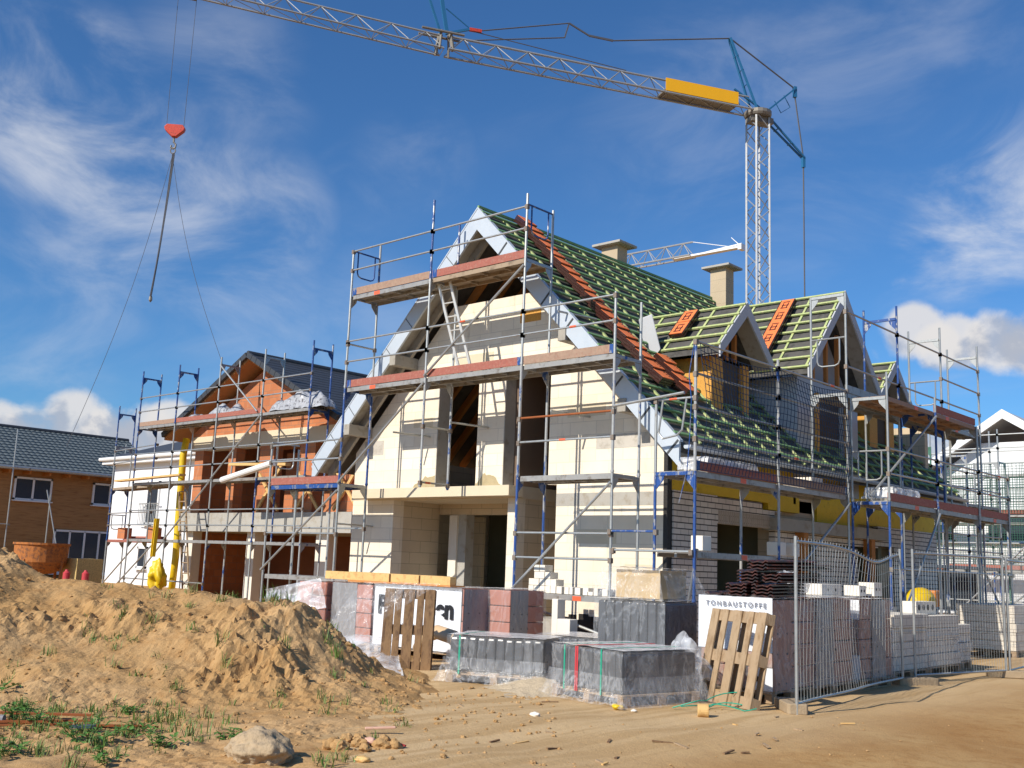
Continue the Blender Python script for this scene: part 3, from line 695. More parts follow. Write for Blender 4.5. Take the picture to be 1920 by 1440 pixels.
for k in range(18):
    s_ = .15+k*.302; b = Vector((HX, 15.97-.008*k, ZR-.06))+dn*s_+na*.085
    lab = 'stack of orange roof tiles in the long column on the roof, '+ORD[k]
    if proto is None: proto = tile_proto('tile_stack', lab, 3, tuple(b), dn, na)
    else: copy_thing(proto, b, lab)
lo = ['topmost', 'second from the top', 'second from the bottom', 'lowest']
for k in range(4):
    b = Vector((HX, 16.62-.05*k, ZR-.06))+dn*(4.62+k*.29)+na*.085
    copy_thing(proto, b, 'orange roof tile stack in the short column beside the small dormer, '+lo[k])
nb1 = Vector((0, -1.02, 1)).normalized(); db1 = Vector((0, -1, -1.02)).normalized()
pd = None
for k in range(2):
    b = Vector((-11.37, 18.05, 6.79))+db1*(.42+k*.42)+nb1*.08
    pd = pd or tile_proto('tile_stack', 'x', 2, tuple(b), db1, nb1, True)
    if k == 0: pd['label'] = 'upper of two orange tile stacks on the small dormer roof'
    else: copy_thing(pd, b, 'lower of two orange tile stacks on the small dormer roof')
nb2 = Vector((0, -1.126, 1)).normalized(); db2 = Vector((0, -1, -1.126)).normalized(); pd = None
l5 = ['topmost', 'second from the top', 'middle one', 'second from the bottom', 'lowest']
for k in range(5):
    b = Vector((-10.98, 21.4, 7.69))+db2*(.42+k*.40)+nb2*.08; lab = 'orange tile stack on the large dormer roof, '+l5[k]
    if pd is None: pd = tile_proto('tile_stack', lab, 2, tuple(b), db2, nb2, True)
    else: copy_thing(pd, b, lab)

# ------------------------------------------------------------------ scaffolding
class Scaf:
    def __init__(s, label, base, seed=0, thin=1.0):
        s.root = thing('scaffold', label, 'scaffold', base); s.r = random.Random(seed); s.k = thin
    def metal(s): return s.r.choice((GALV, GALV, GALVB, GALV, BLUE, GALVB))
    def frame(s, A, B, z0, z1, mat=None, top=True, ext=.0):
        """two standards with a head transom and corner gussets"""
        m = MB(); r = .0245*s.k; A = Vector((*A, 0)); B = Vector((*B, 0)); Z = Vector((0, 0, 1))
        for P in (A, B):
            m.tube(P+Z*z0, P+Z*(z1+ext), r, 8)
            m.tube(P+Z*(z0+.02), P+Z*(z0+.06), r*1.35, 8)
        if top:
            d = (B-A).normalized(); m.bar(A+Z*(z1-.03)+d*r, B+Z*(z1-.03)-d*r, .04, .055)
            sd = d.cross(Z)*.007
            for P, e in ((A, d), (B, -d)):
                m.prism([P+e*r+Z*(z1-.06)-sd, P+e*.17+Z*(z1-.06)-sd, P+e*.15+Z*(z1-.13)-sd, P+e*r+Z*(z1-.27)-sd], sd*2)
        return m.build('frame', mat or s.metal(), s.root, smooth=False)
    def post(s, P, z0, z1, mat=None, foot=False):
        m = MB(); m.tube((*P, z0), (*P, z1), .0245*s.k, 8)
        if foot: m.box(P[0]-.075, P[0]+.075, P[1]-.075, P[1]+.075, z0, z0+.012); m.tube((*P, z0), (*P, z0+.25), .017, 6); m.tube((*P, z0+.24), (*P, z0+.28), .045, 6)
        return m.build('standard', mat or s.metal(), s.root)
    def rail(s, A, B, z, z2=None, mat=None, off=(0, 0)):
        m = MB(); z2 = z if z2 is None else z2
        p = Vector((A[0]+off[0], A[1]+off[1], z)); q = Vector((B[0]+off[0], B[1]+off[1], z2)); m.tube(p, q, .0195*s.k, 7)
        m.m = 1
        for e in (p, q): m.obox(e-Vector((0, 0, .015)), (.032*s.k, 0, 0), (0, .032*s.k, 0), (0, 0, .042)); m.tube(e-Vector((0, 0, .07)), e-Vector((0, 0, .0)), .014, 5)
        o = m.build('guard_rail', [mat or GALV, COUPLER], s.root)
        if s.r.random() < .25 and s.k == 1:
            d = (q-p).normalized(); c = p+(q-p)*s.r.uniform(.2, .8); k = MB(); k.tube(c-d*.07, c+d*.07, .0215, 7); k.build('marking', ORANGE_MARK, o)
        return o
    def brace(s, p, q, mat=None, r=.0235):
        m = MB(); m.tube(p, q, r*s.k, 8); return m.build('brace', mat or GALV, s.root)
    def deck(s, A0, B0, A1, B1, z, mat=None, wood=False):
        """deck of two planks with side channels between station 0 and station 1"""
        m = MB(); A0, B0, A1, B1 = (Vector((*p, z)) for p in (A0, B0, A1, B1)); u = (A1-A0).normalized(); w = (B0-A0).normalized(); W_ = (B0-A0).length
        a = A0+u*.04; b = A1-u*.04
        for f0, f1 in ((.05, .485), (.515, .95)):
            c0 = a+w*W_*f0; c1 = a+w*W_*f1; e0 = b+w*W_*f0; e1 = b+w*W_*f1
            m.bar((c0+c1)/2+Vector((0, 0, .0)), (e0+e1)/2, (c1-c0).length-.004, .03)
            for c, e in ((c0, e0), (c1, e1)): m.bar(c-Vector((0, 0, .035)), e-Vector((0, 0, .035)), .022, .085)
            for k in range(1, 4):
                t = k/4; p = c0.lerp(e0, t)-Vector((0, 0, .045)); q = c1.lerp(e1, t)-Vector((0, 0, .045)); m.bar(p, q, .03, .04)
        o = m.build('deck', mat or (DECKW if wood else DECK), s.root)
        if s.r.random() < .5 and s.k == 1:
            k = MB(); f = s.r.uniform(.3, .7); c = a.lerp(b, f)+w*W_*.05-w*.0125-Vector((0, 0, .035)); k.obox(c, u*.09, w*.002, (0, 0, .038)); k.build('marking', ORANGE_MARK, o)
        return o
    def toe(s, A0, A1, z, mat=None, inward=(0, 0), ends=True):
        m = MB(); A0 = Vector((A0[0]+inward[0], A0[1]+inward[1], z+.095)); A1 = Vector((A1[0]+inward[0], A1[1]+inward[1], z+.095)); u = (A1-A0).normalized()
        m.bar(A0+u*.03, A1-u*.03, .03, .15); o = m.build('toe_board', mat or s.r.choice((TOE, TOE, TOEW)), s.root)
        if ends and s.k == 1:
            k = MB(); c = (A0 if s.r.random() < .5 else A1-u*.16)+u*.04; k.bar(c, c+u*.12, .036, .154); k.build('end_clip', BLUE, o)
        return o
    def guard(s, A, B, z, mat=None):
        """rounded end guard between the two standards of a frame"""
        A = Vector((*A, 0)); B = Vector((*B, 0)); d = (B-A).normalized(); L = (B-A).length; Z = Vector((0, 0, 1))
        m = MB(); m.tube(A+Z*(z+1.0), B+Z*(z+1.0), .018*s.k, 7)
        p = A+d*L*.18; q = A+d*L*.82; lo = z+.45
        m.path([p+Z*(z+1), p+Z*(lo+.10), p+d*.03+Z*(lo+.03), p+d*.10+Z*lo, q-d*.10+Z*lo, q-d*.03+Z*(lo+.03), q+Z*(lo+.10), q+Z*(z+1)], .016*s.k, 7)
        return m.build('end_guard', mat or GALV, s.root)

# front of the gabled house
S = Scaf('tall tube scaffold with red toe boards across the front gable of the unfinished house', (-13.9, 13.86, 0), 4)
XS = [-17.41, -14.95, -12.44, -10.37]; YO, YI = 13.86, 14.60
o = lambda i: (XS[i], YO); n_ = lambda i: (XS[i], YI)
L = [1.09, 3.09, 5.09, 7.09]
S.frame(o(0), n_(0), 1.09, 3.09, GALV); S.frame(o(0), n_(0), 3.09, 5.09, BLUE); S.frame(o(0), n_(0), 5.09, 7.09, GALV)
S.post(o(0), .0, 1.09, GALV, True); S.post(n_(0), .0, 1.09, GALV, True); S.post(o(0), 7.09, 8.1, GALV); S.post(n_(0), 7.09, 8.4, GALVB)
S.frame(o(1), n_(1), 2.96, 5.09, GALVB); S.frame(o(1), n_(1), 5.09, 7.09, GALV); S.post(o(1), 7.09, 8.72, BLUE); S.post(n_(1), 7.09, 8.4, BLUE)
S.rail(o(1), n_(1), 3.06); S.rail(o(1), n_(1), 4.15)
S.frame(o(2), n_(2), 1.09, 3.09, BLUE); S.frame(o(2), n_(2), 3.09, 5.09, GALVB); S.frame(o(2), n_(2), 5.09, 7.09, GALV); S.post(o(2), 7.09, 8.32, GALV); S.post(n_(2), 7.09, 8.2, GALV)
S.post(o(2), .0, 1.09, GALV, True); S.post(n_(2), .0, 1.09, GALV, True)
S.frame(o(3), n_(3), 1.09, 3.09, GALV); S.frame(o(3), n_(3), 3.09, 5.09, GALVB); S.post(o(3), .25, 1.09, GALV, True); S.post(n_(3), .25, 1.09, GALV, True); S.post(o(3), 5.09, 6.15, GALV); S.post(n_(3), 5.09, 6.12, GALV)
for i in (0, 1): S.deck(o(i), n_(i), o(i+1), n_(i+1), 7.09, wood=(i == 1)); S.toe(o(i), o(i+1), 7.09, TOE if i else TOEW, (0, .03)); S.rail(o(i), o(i+1), 8.08); S.rail(o(i), o(i+1), 7.66)
for i in (0, 1, 2):
    S.deck(o(i), n_(i), o(i+1), n_(i+1), 5.09); S.toe(o(i), o(i+1), 5.09, (TOE, TOE, TOEW)[i], (0, .03)); S.rail(o(i), o(i+1), 6.1); S.rail(o(i), o(i+1), 5.66)
S.deck(o(2), n_(2), o(3), n_(3), 3.09); S.rail(o(2), o(3), 4.13, mat=REDBAR); S.rail(o(2), o(3), 3.70)
S.deck(o(2), n_(2), o(3), n_(3), 1.09); S.rail(o(2), o(3), 2.12); S.rail(o(2), o(3), 1.70)
S.guard(o(0), n_(0), 7.09, BLUE); S.guard(o(2), n_(2), 7.12, BLUE); S.rail(o(0), n_(0), 6.05)
S.brace((-12.44, YO-.04, 6.95), (-14.95, YO-.04, 5.13)); S.brace((-14.95, YO-.04, 5.0), (-17.41, YO-.04, 3.10)); S.brace((-10.37, YO-.04, 2.95), (-12.44, YO-.04, 1.16)); S.brace((-12.44, YO-.04, .98), (-10.1, YO-.04, .42), RUST if False else GALV)
xl = (-19.86, YO); xli = (-19.86, YI)
S.frame(xl, xli, 1.2, 3.09, GALV); S.post(xl, 0, 1.2, GALV, True); S.post(xli, 0, 1.2, GALV, True); S.post(xl, 3.09, 3.98, GALV); S.post(xli, 3.09, 3.98, GALV)
S.deck(xl, xli, o(0), n_(0), 3.09, BLUE); S.toe(xl, o(0), 3.09, TOE, (0, .03), False); S.rail(xl, o(0), 3.98, 4.02); S.rail(xl, o(0), 3.62); S.rail(xl, o(0), 2.06)
S.brace((-17.41, YO-.04, 2.95), (-19.9, YO-.04, 1.25)); S.deck(xl, xli, (-17.0, YO), (-17.0, YI), 1.15); S.guard(xl, xli, 3.06, GALV)
S.post((-19.3, 14.2), 0, 3.0, GALV); S.post((-18.6, 14.6), 0, 3.0, GALVB); S.rail((-19.86, 14.6), (-17.41, 14.6), 2.2)
# wall ties
for x, z in ((-16.6, 4.2), (-14.9, 4.3), (-12.3, 4.35), (-12.2, 6.2), (-18.3, 2.3)):
    m = MB(); m.tube((x, 14.55, z), (x+.25, 15.38, z-.02), .021, 7); m.build('wall_tie', GALV, S.root)
lad = thing('ladder', 'light aluminium ladder between the two upper decks of the front scaffold', 'ladder', (-14.4, 14.3, 5.12))
m = MB(); a0, a1 = Vector((-14.98, 14.12, 7.05)), Vector((-14.66, 14.12, 7.05)); b0, b1 = Vector((-14.52, 14.42, 5.12)), Vector((-14.20, 14.42, 5.12))
m.bar(a0, b0, .03, .06, (1, 0, 0)); m.bar(a1, b1, .03, .06, (1, 0, 0)); m.build('stile', M('aluminium', (.72, .72, .70), .4, .4, .1), lad)
for k in range(7): t = (k+.5)/7; m = MB(); m.tube(a0.lerp(b0, t), a1.lerp(b1, t), .014, 6); m.build('rung', MATS['aluminium'], lad)

# long side of the house
S2 = Scaf('scaffold along the long brick side with a blue safety net on its front bays', (-9.2, 20, 0), 9)
XO, XI = -8.82, -9.55; YS = [13.9, 16.55, 19.29, 21.8, 24.27, 26.75]
p = lambda i: (XO, YS[i]); q = lambda i: (XI, YS[i])
S2.frame(p(0), q(0), 1.09, 3.09, BLUE); S2.post(p(0), .1, 1.09, GALV, True); S2.post(q(0), .1, 1.09, GALVB, True); S2.post(p(0), 3.09, 5.15, GALVB); S2.post(q(0), 3.09, 4.22, GALV)
S2.frame(p(1), q(1), 1.09, 3.09, GALVB); S2.post(p(1), .1, 1.09, GALV, True); S2.post(q(1), .1, 1.09, GALV, True); S2.post(p(1), 3.09, 5.28, GALVB)
for i in (2, 3, 4, 5):
    S2.frame(p(i), q(i), 1.09, 3.09); S2.frame(p(i), q(i), 3.09, 5.09, (None, None, GALV, GALV, BLUE, None)[i]); S2.frame(p(i), q(i), 5.09, 7.09, (None, None, GALV, BLUE, GALV, GALV)[i], ext=.25 if i > 2 else 0); S2.post(p(i), .1, 1.09, GALV, True); S2.post(q(i), .1, 1.09, GALV, True)
for i in (0, 1):
    S2.deck(p(i), q(i), p(i+1), q(i+1), 3.09); S2.toe(p(i), p(i+1), 3.09, (TOE, TOEW)[i], (-.03, 0)); S2.rail(p(i), p(i+1), 5.13); S2.rail(p(i), p(i+1), 4.62); S2.rail(p(i), p(i+1), 4.1); S2.rail(p(i), p(i+1), 3.6)
for i in (2, 3, 4):
    S2.deck(p(i), q(i), p(i+1), q(i+1), 5.09); S2.rail(p(i), p(i+1), 6.72); S2.rail(p(i), p(i+1), 5.62); S2.rail(p(i), p(i+1), 6.15) if i > 3 else None
    S2.toe(p(i), p(i+1), 5.09, DECK, (-.03, 0), False)
for i in (3, 4): S2.deck(p(i), q(i), p(i+1), q(i+1), 3.09); 
S2.guard(p(2), q(2), 5.2, GALV); S2.guard(p(4), q(4), 5.1, GALV)
S2.deck(p(0), q(0), p(1), q(1), 1.85); S2.brace((XO+.04, 16.55, 1.3), (XO+.04, 19.29, 2.95)); S2.brace((XO+.02, 13.95, 1.9), (XI+.1, 14.5, .3))
S2.brace((-10.37, 13.84, 4.2), (-9.0, 13.86, 4.32)); S2.rail((XI, 13.9), (XO, 13.9), 4.24); S2.rail((-10.37, 13.83), (-9.5, 13.86), 2.16, mat=BLUE); S2.rail((-10.3, 13.83), (-8.85, 13.86), 1.86)
m = MB(); m.path([(-9.42, 13.9, 4.24), (-9.50, 13.9, 3.72), (-9.42, 13.9, 3.62), (-9.16, 13.9, 3.66), (-9.06, 13.9, 3.74), (-8.98, 13.9, 4.24)], .018, 7); m.build('end_guard', GALV, S2.root)
# safety net hung from the upper rail
def net(parent, y0, y1, z0, z1, cell=.105, wav=.10):
    m = MB()
    def P(u, v):
        y = lerp(y0, y1, u); z = lerp(z0, z1, v)
        bul = wav*math.sin(u*9+v*2)*math.sin(math.pi*min(1, v*1.1))+.10*math.sin(math.pi*v)
        sag = -.10*abs(math.sin(u*math.pi*2))*v
        return Vector((XO+.035+bul*.8, y+.03*math.sin(v*7+u*5), z+sag))
    nu = int((y1-y0)/cell); nv = int((z1-z0)/cell)
    r = .0065
    for i in range(nu+1):
        pts = [P(i/nu, j/(nv//2)) for j in range(nv//2+1)]
        m.path(pts, r, 3)
    for j in range(nv+1):
        pts = [P(i/(nu//2), j/nv) for i in range(nu//2+1)]
        m.path(pts, r, 3)
    m.build('safety_net', NETM, parent)
net(S2.root, 13.95, 19.25, 3.12, 5.1)
m = MB(); m.path([(XO-.05, 13.93, 5.1), (XO-.12, 13.9, 4.6), (XO-.06, 13.88, 4.2), (XO-.1, 13.9, 3.6), (XO-.13, 13.88, 3.1), (XO-.25, 13.85, 2.6)], .008, 5); m.build('rope', BLUE, S2.root)

# outer row of scaffold with red boards
S3 = Scaf('outer scaffold row with long dark red toe boards in front of the side dormers', (-8.4, 22.7, 0), 21)
XO3, XI3 = -8.08, -8.80; Y3 = [19.42, 21.85, 24.3, 26.3]
p = lambda i: (XO3, Y3[i]); q = lambda i: (XI3, Y3[i])
for i in range(4):
    S3.frame(p(i), q(i), 1.0, 2.99, (BLUE, GALV, GALVB, GALV)[i]); S3.post(p(i), 0, 1.0, GALV, True); S3.post(q(i), 0, 1.0, GALV, True)
    if i < 3: S3.frame(p(i), q(i), 2.99, 4.99, (GALV, BLUE, GALV)[i])
S3.post(p(1), 4.99, 5.3, GALV); S3.post(p(3), 2.99, 4.1, GALV); S3.post(p(0), 4.99, 5.45, GALV)
for i in range(3):
    S3.deck(p(i), q(i), p(i+1), q(i+1), 2.99); S3.toe(p(i), p(i+1), 2.99, TOE, (-.03, 0), False)
    S3.rail(p(i), p(i+1), 3.99); S3.rail(p(i), p(i+1), 3.52)
    if i < 2: S3.deck(p(i), q(i), p(i+1), q(i+1), 4.99, TOEW); S3.toe(p(i), p(i+1), 4.99, TOE, (-.03, 0), False) if i == 1 else None
S3.guard(p(0), q(0), 2.95, GALV); S3.brace((XO3+.04, 21.8, 4.9), (XO3-.4, 19.5, 3.1)); S3.brace((XO3+.04, 21.85, 2.9), (XO3+.04, 19.45, .5)); S3.brace((XO3+.03, 24.3, 1.9), (XO3+.03, 26.3, .2))
S3.rail((XO3+.02, 19.42), (XO3+.02, 26.3), 1.75)

# ------------------------------------------------------------------ loose things on the decks
def blockset(name, cat, items, labels, mat, group=None):
    for (x, y, z, dx, dy, dz, r), lab in zip(items, labels):
        m = MB(); c, s_ = math.cos(r), math.sin(r)
        m.obox((x, y, z+dz/2), (c*dx/2, s_*dx/2, 0), (-s_*dy/2, c*dy/2, 0), (0, 0, dz/2)); tag(m.build(name, mat, bevel=.008), lab, cat, group)
bx = [-11.86+i*.132+(.04 if i % 3 == 0 else 0) for i in range(10)]
for i, x in enumerate(bx):
    m = MB(); h = (.12, .115, .12, .06)[i % 4] if i > 3 else .12
    m.box(x, x+(.115 if i % 4 else .085), 14.0, 14.22, 1.112, 1.112+h); tag(m.build('brick', WHITEP, bevel=.005), 'pale facing brick standing in the row on the lowest front scaffold deck', 'brick', 'row of pale bricks on the lowest deck')
bs = thing('brick_stack', 'small uneven stack of cream blocks at the left end of the lowest front deck', 'brick stack', (-12.1, 14.25, 1.112))
rr = random.Random(5)
for k in range(4):
    for j in range(5 if k < 2 else (3 if k == 2 else 2)):
        x = -12.33+.125*j+(.12 if k > 1 else 0)+rr.uniform(-.008, .008); m = MB(); m.box(x, x+.118, 14.12, 14.34, 1.112+k*.118, 1.112+k*.118+.113); m.build('brick', WHITEP, bs, bevel=.006)
def blockpile(base, nx, ny, nz, label, mat=WHITEP, sz=(.24, .115, .12), film=None, drop=()):
    t = thing('block_stack', label, 'block stack', base, None); rr = random.Random(int(base[1]*10))
    for k in range(nz):
        for i in range(nx):
            for j in range(ny):
                if (i, j, k) in drop: continue
                x = base[0]-sz[1]*nx/2+sz[1]*i+rr.uniform(-.01, .01); y = base[1]+sz[0]*j+rr.uniform(-.012, .012); z = base[2]+sz[2]*k
                m = MB(); m.box(x, x+sz[1]-.006, y, y+sz[0]-.006, z, z+sz[2]-.005); m.build('block', mat, t, bevel=.005)
    return t
bp = blockpile((-9.15, 14.45, 3.112), 4, 6, 2, 'film covered stack of white blocks on the side scaffold behind the net', drop=((0, 5, 1), (3, 5, 1)))
blockpile((-9.15, 17.75, 3.112), 4, 3, 2, 'small stack of white blocks further along the net side deck', drop=((0, 0, 1), (1, 0, 1), (2, 0, 1), (3, 0, 1)))
blockpile((-8.45, 19.95, 3.012), 4, 4, 2, 'stack of white blocks under loose film on the outer scaffold row', drop=((3, 3, 1), (0, 3, 1)))
def sheet(name, label, cat, fn, nu, nv, mat, parent=None, thick=0):
    m = MB(); vs = [fn(i/nu, j/nv) for j in range(nv+1) for i in range(nu+1)]
    fs = [(j*(nu+1)+i, j*(nu+1)+i+1, (j+1)*(nu+1)+i+1, (j+1)*(nu+1)+i) for j in range(nv) for i in range(nu)]
    m.add(vs, fs); ob = m.build(name, mat, parent, smooth=True)
    if label and parent is None: tag(ob, label, cat)
    return ob
def drape(x0, x1, y0, y1, zt, zb, ext, seed, name='plastic_film', label=None, mat=None, parent=None, amp=.02, spread=.10):
    """film laid over a box: top, then falling down its sides with creases"""
    mat = mat or FILM
    def fn(u, v):
        a = (u-.5)*2; b = (v-.5)*2; hx, hy = (x1-x0)/2+.012, (y1-y0)/2+.012; cx_, cy_ = (x0+x1)/2, (y0+y1)/2
        X = a*(hx+ext); Y = b*(hy+ext); ox = max(0, abs(X)-hx); oy = max(0, abs(Y)-hy); drop = max(ox, oy)
        z = zt+.008-min(drop, zt-zb)
        wv = amp*(fbm((X*2+seed, Y*2, z*3), 1.6, 4)+.6*noise.noise(Vector((X*6, Y*6+seed, z*2))))
        sx = math.copysign(min(abs(X), hx)+min(ox, drop)*spread*(1 if ox else .2), X); sy = math.copysign(min(abs(Y), hy)+min(oy, drop)*spread*(1 if oy else .2), Y)
        k = 1 if drop > 0 else .35
        out = Vector((sx/hx if ox else 0, sy/hy if oy else 0, 0)); out = out.normalized() if out.length else Vector((0, 0, 1))
        return Vector((cx_+sx, cy_+sy, z))+out*(abs(wv)*1.4*k+.004)
    return sheet(name, label, 'film', fn, 36, 36, mat, parent)
drape(-9.42, -8.92, 14.42, 15.95, 3.112+.25, 3.13, .2, 3, parent=bp, mat=FILMW)
drape(-8.72, -8.2, 19.9, 21.0, 3.012+.28, 3.03, .22, 8, label='loose crumpled clear film over the blocks on the outer scaffold row', mat=FILMW, amp=.05)
for i, (y, r, w) in enumerate(((14.55, .1, .26), (17.0, .05, .30), (17.55, -.08, .26))):
    m = MB(); m.box(-9.3, -9.08, y, y+w, 1.895, 2.13); tag(m.build('white_block', WHITEP, bevel=.008), ('single white block on the low side plank near the house corner', 'white block on the low side plank left of the window', 'white block on the low side plank right of the window')[i], 'block')

# ------------------------------------------------------------------ brick and tile pallets
def pallet_mb(parent, c, u, v, w, l, mat, up=Vector((0, 0, 1)), boards=5, gaps=True, sep=True):
    """euro pallet: deck boards along v, three stringers, blocks. c = centre of underside"""
    c = Vector(c); u = Vector(u).normalized(); v = Vector(v).normalized(); up = up.normalized(); wd = (.145, .10, .145, .10, .145)
    xs = [-.5, -.255, 0, .255, .5]
    for k in range(5):
        m = MB(); x = xs[k]*(w-wd[k]) ; m.obox(c+u*x+up*.133, u*wd[k]/2, v*l/2, up*.011); m.build('board', mat, parent, bevel=.003)
    for s_ in (-1, 0, 1):
        m = MB(); m.obox(c+v*s_*(l/2-.07)+up*.111, u*w/2, v*.07, up*.010); m.build('cross_board', mat, parent, bevel=.003)
        for q_ in (-1, 0, 1): m = MB(); m.obox(c+v*s_*(l/2-.07)+u*q_*(w/2-.05)+up*.061, u*.05, v*.065, up*.039); m.build('spacer_block', mat, parent, bevel=.003)
    for q_ in (-1, 0, 1):
        m = MB(); m.obox(c+u*q_*(w/2-.05)+up*.011, u*.05, v*l/2, up*.011); m.build('runner', mat, parent, bevel=.003)
def text_mesh(name, body, size, mat, parent, loc, rot, ext=.002, bold=0, sx=1):
    cu = bpy.data.curves.new(name, 'FONT'); cu.body = body; cu.size = size; cu.extrude = ext; cu.offset = bold; cu.space_character = sx
    ob = bpy.data.objects.new(name, cu); COL.objects.link(ob)
    bpy.context.view_layer.update(); dg = bpy.context.evaluated_depsgraph_get(); me = bpy.data.meshes.new_from_object(ob.evaluated_get(dg)); bpy.data.objects.remove(ob)
    me.materials.clear(); me.materials.append(mat)
    o_ = bpy.data.objects.new(name, me); COL.objects.link(o_); o_.parent = parent
    b = Vector(parent['_b']) if '_b' in parent else Vector((0, 0, 0)); o_.location = Vector(loc)-b; o_.rotation_euler = rot
    return o_
def shell(m, x0, x1, y0, y1, z0, z1, amp, seed, n=22, ampf=None):
    """wrinkled closed skin round a pack (top and four sides)"""
    def w(p, nx, ny, nz):
        k = (ampf if ampf is not None and ny < 0 else amp)*(fbm((p.x+seed, p.y, p.z*.7), 3.2, 4)+.5*abs(noise.noise(Vector((p.x*4, p.y*4+seed, p.z*9)))))
        kz = .35 if nz else 1
        return p+Vector((nx, ny, nz))*(abs(k)*kz+.006)
    def face(fn, nrm):
        vs = [w(fn(i/n, j/n), *nrm) for j in range(n+1) for i in range(n+1)]
        m.add(vs, [(j*(n+1)+i, j*(n+1)+i+1, (j+1)*(n+1)+i+1, (j+1)*(n+1)+i) for j in range(n) for i in range(n)])
    face(lambda a, b: Vector((lerp(x0, x1, a), y0, lerp(z0, z1, b))), (0, -1, 0)); face(lambda a, b: Vector((x1, lerp(y0, y1, a), lerp(z0, z1, b))), (1, 0, 0))
    face(lambda a, b: Vector((lerp(x1, x0, a), y1, lerp(z0, z1, b))), (0, 1, 0)); face(lambda a, b: Vector((x0, lerp(y1, y0, a), lerp(z0, z1, b))), (-1, 0, 0))
    m.m = 1; face(lambda a, b: Vector((lerp(x0, x1, a), lerp(y0, y1, b), z1)), (0, 0, 1)); m.m = 0
def pack(label, x0, x1, y0, y1, zt, seed, front=None, side=None, tiers=4, group=None, mat=None, film=None, pal=True, gap=.008, fa=.030, ff=None, cat='brick pack', name='brick_pack'):
    """shrink wrapped pack of hollow bricks on a pallet; front/side: list of (f0,f1,material) printed film panels"""
    t = thing(name, label, cat, ((x0+x1)/2, (y0+y1)/2, 0), group); z0 = .15
    if pal: pallet_mb(t, ((x0+x1)/2, (y0+y1)/2, 0), (1, 0, 0), (0, 1, 0), x1-x0-.04, y1-y0-.04, PALLET)
    rr = random.Random(seed); h = (zt-z0)/tiers; mat = mat or CLAYPACK
    m = MB()
    for k in range(tiers):
        d = rr.uniform(-.012, .012); m.box(x0+.012+d, x1-.012+d, y0+.012-d, y1-.012-d, z0+k*h+.004, z0+(k+1)*h-gap)
    m.build('bricks', mat, t, bevel=.012)
    for panels, ax in ((front, 'f'), (side, 's')):
        for (f0, f1, z_lo, z_hi, pm) in panels or ():
            m = MB(); nseg = 10
            for i in range(nseg):
                a = lerp(f0, f1, i/nseg); b = lerp(f0, f1, (i+1)/nseg); w0 = .004+.006*abs(math.sin(i*1.7+seed)); w1 = .004+.006*abs(math.sin((i+1)*1.7+seed)); zl = lerp(z0, zt, z_lo); zh = lerp(z0, zt, z_hi)
                if ax == 'f': m.add([(lerp(x0, x1, a), y0-w0, zl), (lerp(x0, x1, b), y0-w1, zl), (lerp(x0, x1, b), y0-w1, zh), (lerp(x0, x1, a), y0-w0, zh)], [(0, 1, 2, 3)])
                else: m.add([(x1+w0, lerp(y0, y1, a), zl), (x1+w1, lerp(y0, y1, b), zl), (x1+w1, lerp(y0, y1, b), zh), (x1+w0, lerp(y0, y1, a), zh)], [(0, 1, 2, 3)])
            m.build('printed_wrap', pm, t, smooth=True)
    m = MB(); shell(m, x0-.012, x1+.012, y0-.012, y1+.012, z0-.03, zt+.012, fa, seed, 22, ff)
    m.build('plastic_film', [film or FILMT, FILMTOP], t, smooth=True)
    for k in range(5):                                                       # moulded holes of the bricks showing at the faces
        m = MB(); yy = lerp(y0, y1, .12+.19*k)
        for z in (z0+h*.3, z0+h*1.6, z0+h*2.5): m.lathe((x1-.0, yy+.02*math.sin(k*9+z*7), z), [(.012, 0), (.012, .013)], 8, 'x')
        m.build('hole_mark', INK, t) if k < 3 else None
    return t
zt = 1.25
pr = pack('brick pack with white printed wrap behind the bright leaning pallet', -7.60, -6.56, 12.12, 13.28, zt, 1, mat=CLAYVEIL, gap=.003, fa=.05, ff=.006, film=FILM, front=[(-.01, 1.01, .42, 1.02, WHITEPRINT), (.72, 1.01, 0, .25, WHITEPRINT)], side=[(0, .42, 0, 1.0, CLAYVEIL)])
text_mesh('lettering', 'TONBAUSTOFFE', .085, INKG, pr, (-7.49, 12.09, 1.15), (math.radians(90), 0, 0), sx=1.5, bold=.002)
text_mesh('lettering', 'EN', .085, INK, pr, (-6.80, 12.09, .26), (math.radians(90), 0, 0), bold=.004)
pack('second brick pack of the right hand row, wrapped in creased grey film', -7.62, -6.58, 13.36, 14.46, zt+.01, 2, mat=CLAYVEIL, gap=.003, fa=.055, film=FILM, side=[(0, .45, 0, 1.0, GREYPRINT)])
pack('last brick pack of the right hand row behind the bent fence panel', -7.62, -6.60, 14.74, 15.86, zt, 3, mat=CLAYVEIL, gap=.003, fa=.055, film=FILM, side=[(.35, .75, 0, 1, GREYPRINT)], front=[(.6, 1, .75, 1, WHITEPRINT), (.6, 1, 0, .3, WHITEPRINT)])
